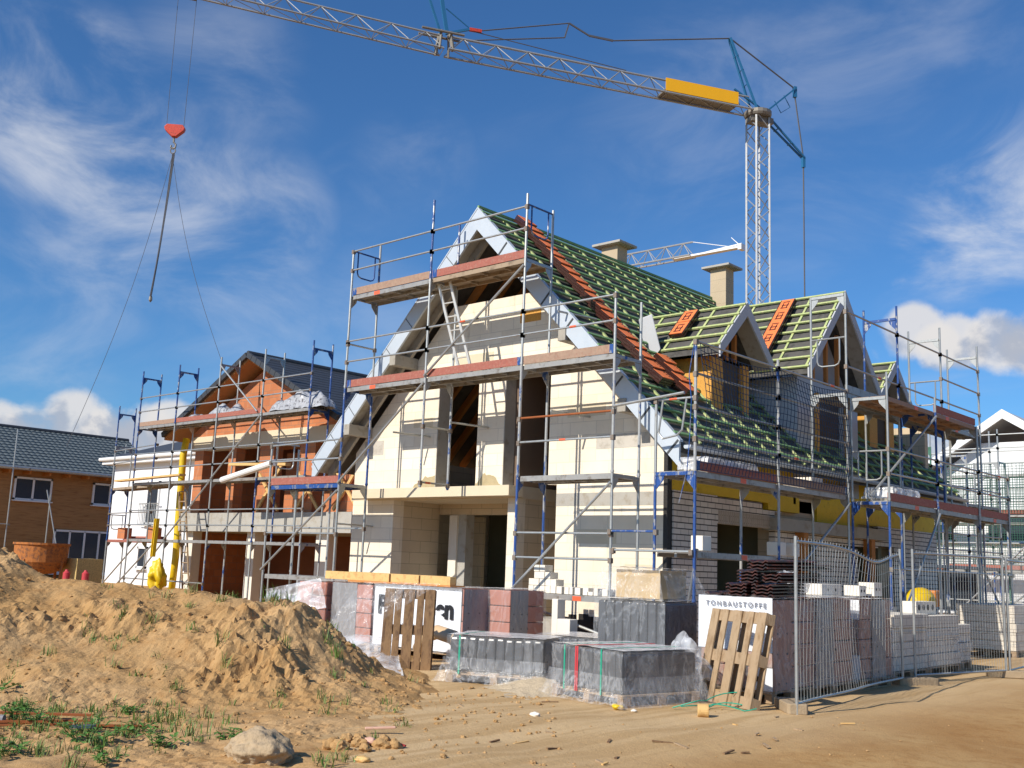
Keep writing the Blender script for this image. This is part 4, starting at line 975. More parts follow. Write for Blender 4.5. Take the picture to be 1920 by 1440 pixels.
# left hand row
YL = 12.2; zl = 1.13
pack('left end brick pack under torn film beside the soil heap', -16.25, -15.42, YL-.05, YL+1.1, zl, 4, front=[(0, .5, 0, .9, CLAYPACK)])
pack('brick pack with half grey and half red wrap next to the leaning wrapped pallet', -15.28, -14.22, YL, YL+1.1, zl, 5, front=[(-.01, .62, 0, 1.01, GREYPRINT)])
pk = pack('wide brick pack with white printed front behind the wrapped pallet', -14.14, -12.0, YL, YL+1.1, zl+.02, 6, ff=.006, front=[(0, .98, 0, .98, WHITEPRINT), (0, .98, .96, 1.01, GREYPRINT)], side=[(0, .55, 0, 1, GREYPRINT)])
text_mesh('lettering', 'P', .42, INK, pk, (-14.02, YL-.030, .68), (math.radians(90), 0, 0), bold=.018)
text_mesh('lettering', 'en', .42, INK, pk, (-12.60, YL-.030, .68), (math.radians(90), 0, 0), bold=.018)
text_mesh('lettering', 'TONBAUSTOFFE', .12, INKG, pk, (-13.6, YL-.030, .46), (math.radians(90), 0, 0), sx=1.25)
pack('brick pack standing at the back right end of the left row in shade', -12.2, -11.5, 12.75, 13.6, zl+.03, 12, side=[(0, .5, 0, 1, GREYPRINT)])
m = MB(); m.box(-16.0, -12.35, YL+.12, YL+.17, zl+.045, zl+.085); 
tb = thing('timber_bundle', 'light yellow timber beams lying on top of the left brick packs', 'timber beams', (-14.2, YL+.3, zl+.04))
for k, (xa, xb, dz) in enumerate(((-15.7, -13.95, 0), (-13.9, -13.2, 0), (-13.16, -12.45, 0), (-15.4, -12.9, .0))):
    m = MB(); m.box(xa, xb, YL+.12+(.3 if k == 3 else 0), YL+.26+(.3 if k == 3 else 0), zl+.06+dz, zl+.20+dz); m.build('beam', TIMBER, tb, bevel=.004)
m = MB(); m.box(-15.0, -12.4, YL+.08, YL+.42, zl+.03, zl+.06); m.build('plank', RAFTER, tb)
# wrapped roof tile pallets in front
def tilepallet(label, c, ang, w, l, h, seed, strap=None, fill=GREYTILE, film=None, z=0, skirt=.06, group=None):
    u = Vector((math.cos(ang), math.sin(ang), 0)); v = Vector((-math.sin(ang), math.cos(ang), 0)); c = Vector((c[0], c[1], z))
    t = thing('tile_pallet', label, 'tile pallet', tuple(c), group)
    pallet_mb(t, c, u, v, w, l, PALLET)
    n = int(w/.135); rr = random.Random(seed)
    for k in range(n):
        m = MB(); x = -w/2+.03+(w-.06)*(k+.5)/n
        m.obox(c+u*x+v*rr.uniform(-.01, .01)+Vector((0, 0, .15+(h-.15)/2+rr.uniform(-.008, .004))), u*((w-.06)/n/2-.004), v*(l/2-.03), (0, 0, (h-.15)/2-.01))
        m.build('tile_row', fill, t, bevel=.028)
    m = MB(); shell(m, -w/2, w/2, -l/2, l/2, .03, h+.01, skirt*.55, seed, 26)
    m.v = [tuple(c-Vector((0, 0, z))*0+u*a+v*b+Vector((0, 0, z_))*1+ (u*(a)*.10*max(0, .2-z_) + v*b*.10*max(0, .2-z_))) if False else tuple(Vector((c.x, c.y, z+z_))+u*a+v*b) for a, b, z_ in m.v]
    m.build('plastic_film', [film or FILMT, FILMTOP], t, smooth=True)
    for x, sm in strap or ():
        m = MB()
        for e in (-1, 1): m.obox(c+u*x*w/2+v*e*(l/2+.022)+Vector((0, 0, (h+.12)/2)), u*.012, v*.002, (0, 0, (h-.1)/2))
        m.obox(c+u*x*w/2+Vector((0, 0, h+.022)), u*.012, v*l/2, (0, 0, .002)); m.build('strap', sm, t)
    return t
tilepallet('wrapped pallet of dark grey tiles with green and red straps nearest the camera', (-7.86, 10.86), math.radians(-12), 1.30, 1.25, .62, 31, ((-.6, GREENP), (-.22, REDP), (-.27, REDP), (.45, GREENP)))
tilepallet('low wrapped pallet of dark grey tiles next to the soil heap', (-9.93, 10.95), math.radians(24), 1.35, .95, .60, 32, ((-.72, GREENP),))
tilepallet('low wrapped pallet of grey tiles lying further back in the middle', (-9.75, 12.75), math.radians(8), 1.5, 1.0, .56, 33)
def skirt(parent, c, ang, w, l, h, seed):
    u = Vector((math.cos(ang), math.sin(ang), 0)); v = Vector((-math.sin(ang), math.cos(ang), 0)); c = Vector((c[0], c[1], 0)); n = 96; rows = 9; m = MB(); vs = []
    for j in range(rows):
        f = j/(rows-1); z = lerp(h*.55, .015, f); out = .035+.11*f**2
        for i in range(n):
            a = 4*i/n; k = int(a); q = a-k; x, y = ((-1+2*q, -1), (1, -1+2*q), (1-2*q, 1), (-1, 1-2*q))[k]
            p_ = c+u*x*(w/2+out)+v*y*(l/2+out); wob = .05*f*noise.noise(Vector((p_.x*5, p_.y*5, seed+f)))+.025*noise.noise(Vector((p_.x*13, p_.y*13, seed)))*f
            vs.append(p_+(p_-c).normalized()*wob+Vector((0, 0, z+(.05*f*max(0, noise.noise(Vector((p_.x*3, p_.y*3, seed+9))))))))
    m.add(vs, [(j*n+i, j*n+(i+1) % n, (j+1)*n+(i+1) % n, (j+1)*n+i) for j in range(rows-1) for i in range(n)]); m.build('film_skirt', FILM, parent, smooth=True)
for nm, cc, aa, ww, ll, hh in (('tile_pallet', (-7.86, 10.86), math.radians(-12), 1.30, 1.25, .62), ('tile_pallet.001', (-9.93, 10.95), math.radians(24), 1.35, .95, .60), ('tile_pallet.002', (-9.75, 12.75), math.radians(8), 1.5, 1.0, .56)):
    skirt(bpy.data.objects[nm], cc, aa, ww, ll, hh, hh*50)
tp = tilepallet('taller wrapped stack of grey tiles carrying a film covered carton', (-8.72, 12.55), math.radians(3), 1.15, .95, .98, 34, z=.16, film=FILMT)
m = MB(); m.box(-9.25, -8.2, 12.1, 13.0, .0, .15); o_ = m.build('pallet_block', PALLET); o_.parent = tp; o_.location = Vector(o_['_b'])-Vector(tp['_b'])
cb = thing('carton', 'pale brown carton under clear film on top of the tall tile stack', 'box', (-8.66, 12.5, 1.17))
m = MB(); m.box(-9.02, -8.28, 12.2, 12.85, 1.175, 1.56); m.build('box', M('cardboard', (.50, .36, .19), .8, 0, .1, 3), cb, bevel=.01)
m = MB(); shell(m, -9.2, -8.2, 12.1, 12.95, 1.16, 1.58, .05, 77); m.v = [(x+(.0 if z > 1.5 else (x+8.7)*(.25*(1.58-z)/.4)), y+(0 if z > 1.5 else (y-12.5)*.2*(1.58-z)/.4), z) for x, y, z in m.v]; m.build('plastic_film', [FILM, FILMTOP], cb, smooth=True)
# bunched film beside the nearest tile pallet
def bunch(c, r, seed, label, mat=FILM, sq=(1, 1, 1)):
    m = MB(); lump_mesh(m, c, r, sq, seed, .38, 4)
    m.v = [tuple(Vector(v)+Vector((noise.noise(Vector(v)*9), noise.noise(Vector(v)*9+Vector((5, 0, 0))), noise.noise(Vector(v)*9+Vector((0, 5, 0)))))*.035*r/.3) for v in m.v]
    tag(m.build('plastic_film', mat, smooth=True), label, 'film')
bunch((-7.44, 11.5, .36), .33, 5, 'crumpled ball of clear film stuffed between tile pallet and leaning pallet', FILMW, sq=(.9, .9, 1.1))
bunch((-7.35, 11.45, .22), .2, 9, 'small loose wad of clear film at the right side of the nearest tile pallet', sq=(1, 1, 1.1))
# leaning pallets
def lean_pallet(label, a, b, tilt, mat, h=1.2, name='pallet'):
    a = Vector(a); b = Vector(b); u = (b-a).normalized(); f = Vector((-u.y, u.x, 0)); up = (Vector((0, 0, 1))*math.cos(tilt)+f*math.sin(tilt)).normalized(); nrm = u.cross(up)
    c = (a+b)/2+up*h/2-nrm*.144
    t = thing(name, label, 'pallet', tuple((a+b)/2)); pallet_mb(t, c, u, up, (b-a).length, h, mat, up=nrm); return t
lean_pallet('bright worn wooden pallet leaning upright against the printed brick pack', (-7.33, 11.60, .02), (-6.36, 11.22, .02), math.radians(13), PALLET, 1.13)
lean_pallet('dark weathered pallet leaning upright under torn clear film', (-11.88, 10.4, .0), (-11.29, 10.85, .0), math.radians(8), PALLETD, 1.17)
def hang(u, v):
    a = Vector((-12.15, 10.3, 1.24)).lerp(Vector((-11.25, 10.98, 1.26)), u); low = Vector((-12.6, 9.85, .35)).lerp(Vector((-12.0, 10.25, .05)), u)
    p_ = a.lerp(low, v); k = noise.noise(Vector((u*5, v*3, 1)))*.08+noise.noise(Vector((u*14, v*5, 4)))*.03
    return p_+Vector((.25, -.97, 0))*(.05+.10*math.sin(math.pi*v)+k)
sheet('plastic_film', 'torn clear film hanging off the dark leaning pallet to the left', 'film', lambda u, v: hang(u*(1-.55*v), v), 26, 26, FILM)
def flr(u, v):
    p_ = Vector((-13.6, 11.2, .30)).lerp(Vector((-10.55, 9.35, .06)), u)+Vector((.55, .83, 0))*(v-.5)*(1.5-1.0*u)
    z = .10+.24*max(0, 1-u*1.1)+.10*noise.noise(Vector((u*5, v*3, 3)))+.05*noise.noise(Vector((u*14, v*11, 3)))
    return Vector((p_.x, p_.y, max(z, .03)))
sheet('plastic_sheet', 'milky plastic sheet spread on the ground between soil heap and wrapped pallet', 'film', flr, 40, 24, FILMW)
def rag(u, v):
    p_ = Vector((-16.6, 11.7, .95)).lerp(Vector((-15.5, 12.1, 1.2)), v)+Vector((.35, -.1, -.5))*u; return p_+Vector((.1, -.3, 0))*(.2+noise.noise(Vector((u*5, v*5, 9)))*.25)
sheet('plastic_film', 'torn flap of clear film over the left end brick pack', 'film', rag, 20, 20, FILMW)
# dark tiles on top of the right pack
def dark_bundle(c, n, label, L_=.9, tiltz=0, first=False):
    t = thing('roof_tiles', label, 'roof tiles', c, 'bundles of dark roof tiles on the right brick pack')
    for k in range(n):
        z = c[2]+k*.042; prof = []
        for i in range(9): x = -.15+.3*i/8; prof.append((c[0]+x, c[1], z+.007*math.cos(i*math.pi/2)+(.02 if i in (1, 7) else 0)))
        poly = prof+[(a, b, z_-.016) for a, b, z_ in prof[::-1]]
        m = MB(); m.prism(poly, (math.sin(tiltz)*L_, math.cos(tiltz)*L_, .02)); m.build('tile', TILE_R, t)
    return t
zz_ = zt+.05
for i, (x, y, z, n, lb, tl) in enumerate(((-7.42, 12.2, 0, 1, 'single dark tile lying flat at the left end of the tile heap', 0), (-7.1, 12.18, 0, 4, 'dark red tile bundle in the middle of the lowest layer on the right pack', .05), (-6.74, 12.2, 0, 4, 'dark red tile bundle at the right of the lowest layer on the right pack', 0), (-6.98, 12.25, .17, 4, 'dark red tile bundle of the second layer, left one', -.1), (-6.70, 12.35, .18, 3, 'dark red tile bundle of the second layer, right one', .15), (-6.86, 12.3, .34, 3, 'dark red tile bundle crowning the heap on the right pack', .35), (-6.62, 12.75, .34, 2, 'rearmost dark tile pair on top of the heap', .0))):
    dark_bundle((x, y, zz_+z), n, lb, .85, tl)
bunch((-6.95, 13.35, 1.45), .2, 14, 'white film bag on the second brick pack behind the dark tiles', FILMW, (1.2, 1.4, .8))
for i, (x, y, dx, dy, h, lb) in enumerate(((-7.1, 14.1, .24, .62, .16, 'long white hollow block on the second brick pack'), (-7.0, 15.1, .24, .24, .15, 'square white block on the last brick pack'), (-6.95, 15.5, .24, .28, .20, 'upright white block at the far end of the last brick pack'))):
    t = thing('hollow_block', lb, 'block', (x, y, zt+.06)); m = MB(); m.box(x, x+dx, y, y+dy, zt+.05, zt+.05+h); m.build('body', WHITEP, t, bevel=.006)
    m = MB()
    for k in range(2): m.lathe((x+dx-.004, y+dy*(.3+.4*k), zt+.05+h*.5), [(.022, 0), (.022, .007)], 10, 'x')
    m.build('hole', INK, t)
# white block pallets behind the fence
def wpal(label, x0, x1, y0, y1, z, film=None, nz=4, seed=0):
    t = thing('block_pallet', label, 'block pallet', ((x0+x1)/2, (y0+y1)/2, 0)); pallet_mb(t, ((x0+x1)/2, (y0+y1)/2, 0), (1, 0, 0), (0, 1, 0), x1-x0, y1-y0, PALLET); rr = random.Random(seed); h = (z-.15)/nz
    for k in range(nz):
        d = rr.uniform(-.02, .02); m = MB(); m.box(x0+d, x1+d, y0, y1+d, .15+k*h+.002, .15+(k+1)*h-.004); m.build('block_layer', WHITEB, t, bevel=.01)
    if film: m = MB(); shell(m, x0-.01, x1+.01, y0-.01, y1+.01, .12, z*film, .05, seed, 16); m.build('plastic_film', [FILM, FILMTOP], t, smooth=True)
    return t
wpal('white block pallet half wrapped in film right behind the fence posts', -7.75, -6.85, 16.5, 17.9, 1.02, .72, seed=41)
wpal('second white block pallet behind the straight fence panel', -7.75, -6.9, 18.05, 19.5, .98, .65, seed=42)
wpal('third white block pallet at the end of the straight fence panel', -7.9, -7.05, 19.6, 20.5, .80, .6, seed=43)
wpal('far stack of white blocks beyond the fence at the right edge', -8.6, -7.4, 24.2, 26.6, 1.10, None, 5, seed=44)
wpal('farthest stack of white blocks cut by the right picture edge', -7.9, -6.4, 27.2, 29.6, 1.30, None, 5, seed=45)
t = thing('hollow_block', 'white block with four round holes on the second white pallet', 'block', (-7.3, 18.6, .99)); m = MB(); m.box(-7.4, -7.15, 18.2, 19.1, .985, 1.2); m.build('body', WHITEP, t, bevel=.006)
m = MB()
for k in range(4): m.lathe((-7.154, 18.33+.2*k, 1.10), [(.05, 0), (.05, .008)], 12, 'x')
m.build('hole', INK, t)
mx = thing('concrete_mixer', 'concrete mixer with a yellow drum behind the fence', 'concrete mixer', (-9.0, 23.2, 0))
m = MB(); m.lathe((-9.0, 23.1, 1.08), [(.12, -.42), (.16, -.4), (.31, -.1), (.33, .1), (.22, .28), (.1, .32)], 22, 'y'); m.build('drum', YELP, mx, smooth=True)
m = MB(); m.tube((-9.4, 22.9, .1), (-9.05, 23.1, .9), .03); m.tube((-8.6, 22.9, .1), (-8.95, 23.1, .9), .03); m.tube((-9.0, 23.9, .1), (-9.0, 23.3, .9), .03); m.tube((-9.4, 22.9, .1), (-8.6, 22.9, .1), .03); m.build('stand', CRANED, mx)
m = MB(); m.box(-9.12, -8.8, 23.5, 23.8, 1.0, 1.35); m.build('motor', M('mixer_orange', (.6, .2, .03)), mx, bevel=.03)
for sx in (-.42, .42): m = MB(); m.lathe((-9+sx, 22.9, .18), [(.18, -.04), (.18, .04)], 16, 'x'); m.build('wheel', BLACKP, mx)
for i, (x, y, lb) in enumerate(((-9.3, 20.9, 'pale bucket left of the concrete mixer by the brick wall'), (-9.1, 21.7, 'second pale bucket next to the concrete mixer'))):
    t = thing('bucket', lb, 'bucket', (x, y, .0)); m = MB(); m.lathe((x, y, .62), [(.14, 0), (.175, .36), (.18, .38)], 18); m.build('body', WHITEP, t, smooth=False); m = MB(); m.box(x-.3, x+.3, y-.3, y+.3, 0, .62); m.build('stand', PALLETD, t)
wt = thing('work_table', 'low timber work table with an orange tub behind the fence', 'table', (-9.0, 20.0, 0)); m = MB(); m.box(-9.5, -8.5, 18.6, 20.6, .78, .83); m.build('top', TIMBER, wt)
for x in (-9.4, -8.6):
    for y in (18.7, 20.5): m = MB(); m.box(x-.04, x+.04, y-.04, y+.04, 0, .78); m.build('leg', TIMBER, wt)
t = MB(); t.lathe((-8.9, 19.6, .835), [(.28, 0), (.33, .12), (.34, .12)], 20); tag(t.build('tub', M('orange_tub', (.75, .32, .03))), 'round orange tub on the timber work table', 'tub')

# ------------------------------------------------------------------ mesh fence
def fence(label, A, B, h, seed, sag=0, bulge=0, nv=34, zb=.12, endA=True, endB=True, lean=(0, 0)):
    A = Vector((*A, 0)); B = Vector((*B, 0)); d = B-A; L_ = d.length; u = d/L_; nrm = Vector((-u.y, u.x, 0)); t = thing('mesh_fence', label, 'fence', tuple(A), 'mesh fence panels'); rr = random.Random(seed)
    def P(f, z):
        s1 = math.sin(math.pi*min(1, max(0, (f-.05)/.95)))**1.2; k = (z-zb)/(h-zb)
        return A+u*(L_*f)+nrm*(bulge*s1*math.sin(math.pi*k*.9+.2)+bulge*.25*math.sin(f*11+k*4))+Vector((0, 0, z-sag*math.exp(-((f-.72)/.22)**2)*k))+u*(bulge*.35*math.sin(f*7+k*3)*math.sin(math.pi*f))
    m = MB(); m.path([P(i/16, h) for i in range(17)], .017, 8); m.path([P(i/16, zb) for i in range(17)], .017, 8); m.build('rail', GALV, t)
    for f, ok in ((0, endA), (1, endB)):
        if ok: m = MB(); p_ = P(f, 0); m.tube((p_.x, p_.y, .0), (p_.x+lean[0], p_.y+lean[1], h+.06), .021, 8); m.build('post', GALV, t)
    m = MB()
    for i in range(nv):
        f = (i+.5)/nv; j = bulge*.05*rr.uniform(-1, 1); m.path([P(f+j*math.sin(k*1.3), zb+(h-zb+.045)*k/8) for k in range(9)], .0027, 4)
    for k in range(1, 9): m.path([P(i/20, zb+(h-zb)*k/9) for i in range(21)], .0022, 4)
    m.build('wire_mesh', GALV, t); return t
fence('bent mesh fence panel with a sagging top rail in front of the brick packs', (-5.92, 11.5), (-6.53, 16.0), 1.96, 1, .17, .07, 38)
fence('straight upright mesh fence panel to the right of the bent one', (-6.58, 16.65), (-6.05, 19.2), 1.98, 2, 0, .012, 34)
fence('mesh fence panel at the right picture edge beyond the straight one', (-6.02, 19.3), (-6.35, 22.8), 1.95, 3, 0, .02, 34)
def foot(label, c, ang):
    u = Vector((math.cos(ang), math.sin(ang), 0)); v = Vector((-u.y, u.x, 0)); t = thing('concrete_block', label, 'concrete block', c, 'concrete feet of the mesh fence'); c = Vector(c)
    m = MB(); m.prism([c+u*a+v*b for a, b in ((-.34, -.10), (-.30, -.12), (.30, -.12), (.34, -.10), (.34, .10), (.30, .12), (-.30, .12), (-.34, .10))], (0, 0, .12)); m.build('body', TANCONC, t, bevel=.012)
    m = MB()
    for a in (-.18, -.06, .06, .18): m.lathe(c+u*a+Vector((0, 0, .1205)), [(.022, 0), (.022, .003)], 10)
    m.build('hole', INK, t)
foot('concrete fence foot under the two posts in the middle of the fence', (-6.42, 16.25, .0), 1.0); foot('concrete fence foot under the near end of the bent panel', (-6.12, 11.75, 0), 2.3)
foot('concrete fence foot under the far end of the straight panel', (-6.05, 19.3, 0), .6)

# ------------------------------------------------------------------ foreground bits
st = MB(); c = heap_at(-1.86, 8.5); lump_mesh(st, (c.x, c.y, c.z+.05), .26, (1.15, .85, .58), 21, .30, 4); st.v = [tuple(Vector(v)*1+Vector((0, 0, 1))*.0+(Vector(v)-Vector((c.x, c.y, c.z+.05))).normalized()*(.014*noise.noise(Vector(v)*24)+.008*noise.noise(Vector(v)*48))) for v in st.v]
tag(st.build('boulder', STONE, smooth=True), 'pale rough lump of rubble stone at the foot of the soil heap', 'stone')
bars = [((-5.6, 9.15), (-3.05, 9.75), .02), ((-5.6, 9.22), (-3.2, 9.68), .03), ((-5.6, 9.05), (-3.9, 9.45), .02), ((-5.7, 9.65), (-3.75, 10.05), .05), ((-5.5, 8.9), (-4.1, 9.2), .015), ((-5.6, 9.3), (-3.6, 9.75), .03)]
for i, ((t0, d0), (t1, d1), w) in enumerate(bars):
    a = heap_at(t0, d0); b = heap_at(t1, d1); a.z += .05; b.z += .04; m = MB(); m.bar(a, b, w, .018); tag(m.build('rusty_bar', REDBAR), 'rusty red brown bar lying among the weeds at the lower left', 'bar', 'rusty bars lying at the lower left')
a = heap_at(-4.35, 9.42); m = MB(); m.tube(a+Vector((-.06, -.05, .07)), a+Vector((.06, .05, .07)), .035, 12); tag(m.build('pipe_piece', M('grey_pipe', (.22, .21, .22), .6)), 'short grey pipe piece lying on the rusty bars', 'pipe')
a = heap_at(-3.55, 9.3); m = MB(); m.obox(a+Vector((0, 0, .04)), RH*.09+FH*.03, FH*.03, (0, 0, .012)); tag(m.build('scrap', M('blue_scrap', (.07, .11, .15), .4)), 'small blue grey scrap beside the tall weed', 'scrap')
a = heap_at(-1.10, 9.9); m = MB(); m.bar(a+RH*-.14+Vector((0, 0, .04)), a+RH*.13+FH*.05+Vector((0, 0, .05)), .045, .02); tag(m.build('scrap', PINKP, bevel=.006), 'pale pink strip lying at the foot of the heap', 'scrap')
a = heap_at(-.95, 9.35); m = MB(); m.bar(a+RH*-.0+Vector((0, 0, .04)), a+RH*.14-FH*.10+Vector((0, 0, .02)), .02, .012); tag(m.build('scrap', M('dark_red_strip', (.35, .03, .03))), 'thin dark red strip right of the pale chips', 'scrap')
for i, (t_, d_, r_, mt, lb) in enumerate(((-1.12, 9.35, .06, PINKP, 'pale chip of broken material right of the stone'), (-1.08, 8.55, .055, TIMBER, 'yellow wood chip near the lower middle'), (1.28, 12.35, .06, YELP, 'small yellow cap on the ground under the nearest tile pallet'), (1.45, 12.2, .03, WHITEP, 'tiny white crumb beside the yellow cap'), (.33, 11.35, .05, WHITEP, 'scrap of white paper on the brown ground'))):
    a = heap_at(t_, d_); m = MB(); lump_mesh(m, a+Vector((0, 0, r_*.4)), r_, (1.2, .9, .5), i+50, .4, 2); tag(m.build('fragment', mt, smooth=True), lb, 'fragment')
for i in range(9):
    rr = random.Random(i+90); a = heap_at(-1.15+rr.uniform(-.3, .3), 9.25+rr.uniform(-.3, .3)); m = MB(); lump_mesh(m, a+Vector((0, 0, .02)), rr.uniform(.04, .09), (1, 1, .8), i, .45, 2); tag(m.build('soil_clod', SOIL), 'rounded clod of soil near the pale chips', 'clod', 'larger clods right of the stone')
rr = random.Random(77)
for i in range(26):
    x, y = rr.uniform(-8.6, -5.0), rr.uniform(7.2, 11.2); z = ground_z(x, y); m = MB(); an_ = rr.uniform(0, 3.1); l_ = rr.uniform(.03, .11)
    m.obox((x, y, z+.008), (math.cos(an_)*l_, math.sin(an_)*l_, rr.uniform(-.01, .01)), (-math.sin(an_)*.012, math.cos(an_)*.012, 0), (0, 0, .007))
    tag(m.build('wood_splinter', rr.choice((TIMBER, PALLETD, PALLET))), 'small splinter of wood lying on the trampled ground in front of the pallets', 'splinter', 'wood splinters scattered on the ground')
m = MB(); a = Vector((-6.42, 10.32, .075)); dv = Vector((.8, .55, 0)).normalized(); m.tube(a-dv*.06, a+dv*.06, .07, 20); t = m.build('wood_slice', TIMBER, bevel=.006); tag(t, 'short round wood slice lying on its side in front of the bright pallet', 'wood slice')
m = MB(); rr = random.Random(8)
for k in range(3):
    pts = []
    for i in range(14):
        f = i/13; pts.append((lerp(-7.0, -6.55, f)+.1*math.sin(f*6+k)+.1*k, lerp(10.6, 11.3, f)-.12*math.sin(f*4+k*2), .02+.05*abs(math.sin(f*5+k))+(.12*f if k == 0 else 0)))
    m.path(pts, .007, 5)
tag(m.build('packing_strap', GREENP), 'loose green packing straps lying in front of the bright pallet', 'strap')
m = MB()
def gz(x, y): return max(0, .17*math.exp(-(((x+9.1)/.55)**2+((y-10.75)/.42)**2)))+.02*noise.noise(Vector((x*9, y*9, 0)))+.012*noise.noise(Vector((x*31, y*31, 0)))
n = 60; vs = [(-10.1+2.0*i/n, 9.85+1.7*j/n, gz(-10.1+2.0*i/n, 9.85+1.7*j/n)-.03) for j in range(n+1) for i in range(n+1)]; m.add(vs, [(j*(n+1)+i, j*(n+1)+i+1, (j+1)*(n+1)+i+1, (j+1)*(n+1)+i) for j in range(n) for i in range(n)])
tag(m.build('gravel_pile', GRAVEL, smooth=True), 'small pale gravel pile between the two front tile pallets', 'gravel pile')
m = MB(); m.path([(-12.5, 11.75, .2), (-12.3, 11.7, .42), (-12.0, 11.65, .5), (-11.6, 11.6, .45), (-11.2, 11.55, .2)], .11, 14); tag(m.build('drain_pipe', M('beige_pipe', (.60, .42, .24), .5), smooth=True), 'bent beige drain pipe standing in front of the white printed pack', 'pipe')
for i, (x, y, lb) in enumerate(((-10.9, 13.2, 'cream block on edge below the front scaffold'), (-11.1, 13.3, 'narrow cream block propped below the front scaffold'))):
    m = MB(); m.box(x, x+(.26 if i == 0 else .12), y, y+.2, .15, .75+.3*i); tag(m.build('cream_block', WHITEP, bevel=.01), lb, 'block')

# ------------------------------------------------------------------ orange neighbour house and its scaffold
nh = thing('clay_block_house', 'orange clay block house with dark tiled roof left of the gabled house', 'house', (-29.8, 26, 0))
NX, NZ, NS, NHW, NY = -30.0, 8.15, .49, 5.0, 20.4
m = MB()
for x0, x1 in ((-33.9, -33.35), (-31.75, -31.3), (-29.9, -29.1), (-27.7, -26.9), (-25.5, -24.6)): m.box(x0, x1, NY, NY+.36, 2.95, 5.15)
m.prism([(-34.2, NY, 5.65), (-25.6, NY, 5.65), (-25.6, NY, 5.95), (NX, NY, 7.75), (-34.2, NY, 5.75)], (0, .36, 0))
m.box(-34.2, -33.84, NY+.36, NY+10, 0, 5.6); m.box(-25.0, -24.6, NY+.36, NY+10, 0, 5.6); m.build('clay_wall', CLAYX, nh)
m = MB(); m.box(-34.2, -24.6, NY-.02, NY+.36, 5.15, 5.65); m.build('ring_beam', CONCL, nh)
m = MB(); m.box(-34.3, -24.5, NY-.35, NY+10, 2.30, 2.92); m.build('floor_slab', CONC, nh)
for x0, x1 in ((-33.9, -33.5), (-30.2, -29.75), (-26.5, -25.9)): m = MB(); m.box(x0, x1, NY-.05, NY+.3, 0, 2.30); m.build('white_pillar', WHITEP, nh)
m = MB(); m.box(-34, -24.8, NY+3.2, NY+3.4, 0, 5.5); m.build('inner_wall', M('dark_clay', (.22, .075, .03), .9, 0, .3, 2), nh)
for x in (-32.4, -30.6, -28.4, -26.2): m = MB(); m.box(x, x+.9, NY+1.6, NY+1.75, 2.95, 5.1); m.build('partition', CLAYX, nh)
for sg in (1, -1):
    m = MB(); a = [(NX, NZ), (NX+sg*NHW, NZ-NS*NHW), (NX+sg*NHW, NZ-NS*NHW-.16), (NX, NZ-.16)]; m.prism([(x, 19.75, z) for x, z in a], (0, 13, 0)); m.build('roof_underside', RAFTER if False else M('orange_soffit%d' % sg, (.40, .18, .06), .8), nh)
    m = MB(); Ls = NHW*math.hypot(1, NS)
    dn_ = Vector((sg, 0, -NS)).normalized(); nn = Vector((sg*NS, 0, 1)).normalized(); rows = 18
    for k in range(rows):
        s0 = k*Ls/rows; c0 = Vector((NX, 0, NZ))+dn_*s0+nn*.045; c1 = Vector((NX, 0, NZ))+dn_*(s0+Ls/rows+.03)+nn*.028
        m.add([(c0.x, 19.7, c0.z), (c1.x, 19.7, c1.z+.03), (c1.x, 32.9, c1.z+.03), (c0.x, 32.9, c0.z)], [(0, 1, 2, 3)])
        m.add([(c1.x, 19.7, c1.z+.03), (c1.x, 19.7, c1.z-.02), (c1.x, 32.9, c1.z-.02), (c1.x, 32.9, c1.z+.03)], [(0, 1, 2, 3)])
        m.obox((c0+c1)/2+Vector((0, 19.68, -.02)), dn_*(Ls/rows/2-.01), (0, .05, 0), nn*.09)
    m.build('roof_tiles', SLATE, nh)
m = MB(); m.tube((NX, 19.68, NZ+.05), (NX, 32.9, NZ+.05), .10, 10); m.build('ridge_tiles', SLATE, nh)
for i in range(3):
    x = (-29.0, -26.9, -25.0)[i]; m = MB(); m.bar((x-.7, NY-.1, 3.0), (x+.55, NY-.1, 4.5), .06, .10); m.bar((x+.55, NY-.16, 3.0), (x-.6, NY-.16, 4.2), .06, .10); tag(m.build('timber_brace', TIMBER), ('crossed timber props in the left bay of the orange house', 'crossed timber props in the middle bay of the orange house', 'crossed timber props in the right bay of the orange house')[i], 'timber props')
m = MB(); m.path([(-34.15, NY-.25, 5.6), (-34.2, NY-.3, 5.0), (-34.15, NY-.3, 3.0), (-34.1, NY-.3, 1.4), (-34.1, NY-.35, .1)], .125, 12); tag(m.build('rubble_chute', YELP, smooth=True), 'long yellow plastic pipe hanging at the left corner of the orange house', 'pipe')
for i, (x, z0, z1, h) in enumerate(((-31.9, .1, 3.3, 0),)):
    m = MB(); m.bar((-32.9, 19.3, 3.6), (-31.6, 19.0, .2), .04, .07); m.bar((-32.5, 19.3, 3.6), (-31.2, 19.0, .2), .04, .07)
    for k in range(10): f = k/10; m.tube(Vector((-32.9, 19.3, 3.6)).lerp(Vector((-31.6, 19, .2)), f), Vector((-32.5, 19.3, 3.6)).lerp(Vector((-31.2, 19, .2)), f), .02, 5)
    tag(m.build('ladder', PALLET), 'wooden ladder leaning at the orange house behind the soil heap', 'ladder')
SN = Scaf('scaffold with open blue head frames in front of the orange clay block house', (-30, 19.2, 0), 31, 1.15)
NXs = [-35.35, -32.87, -30.3, -27.8, -25.35]; NYO, NYI = 18.9, 19.62
p = lambda i: (NXs[i], NYO); q = lambda i: (NXs[i], NYI)
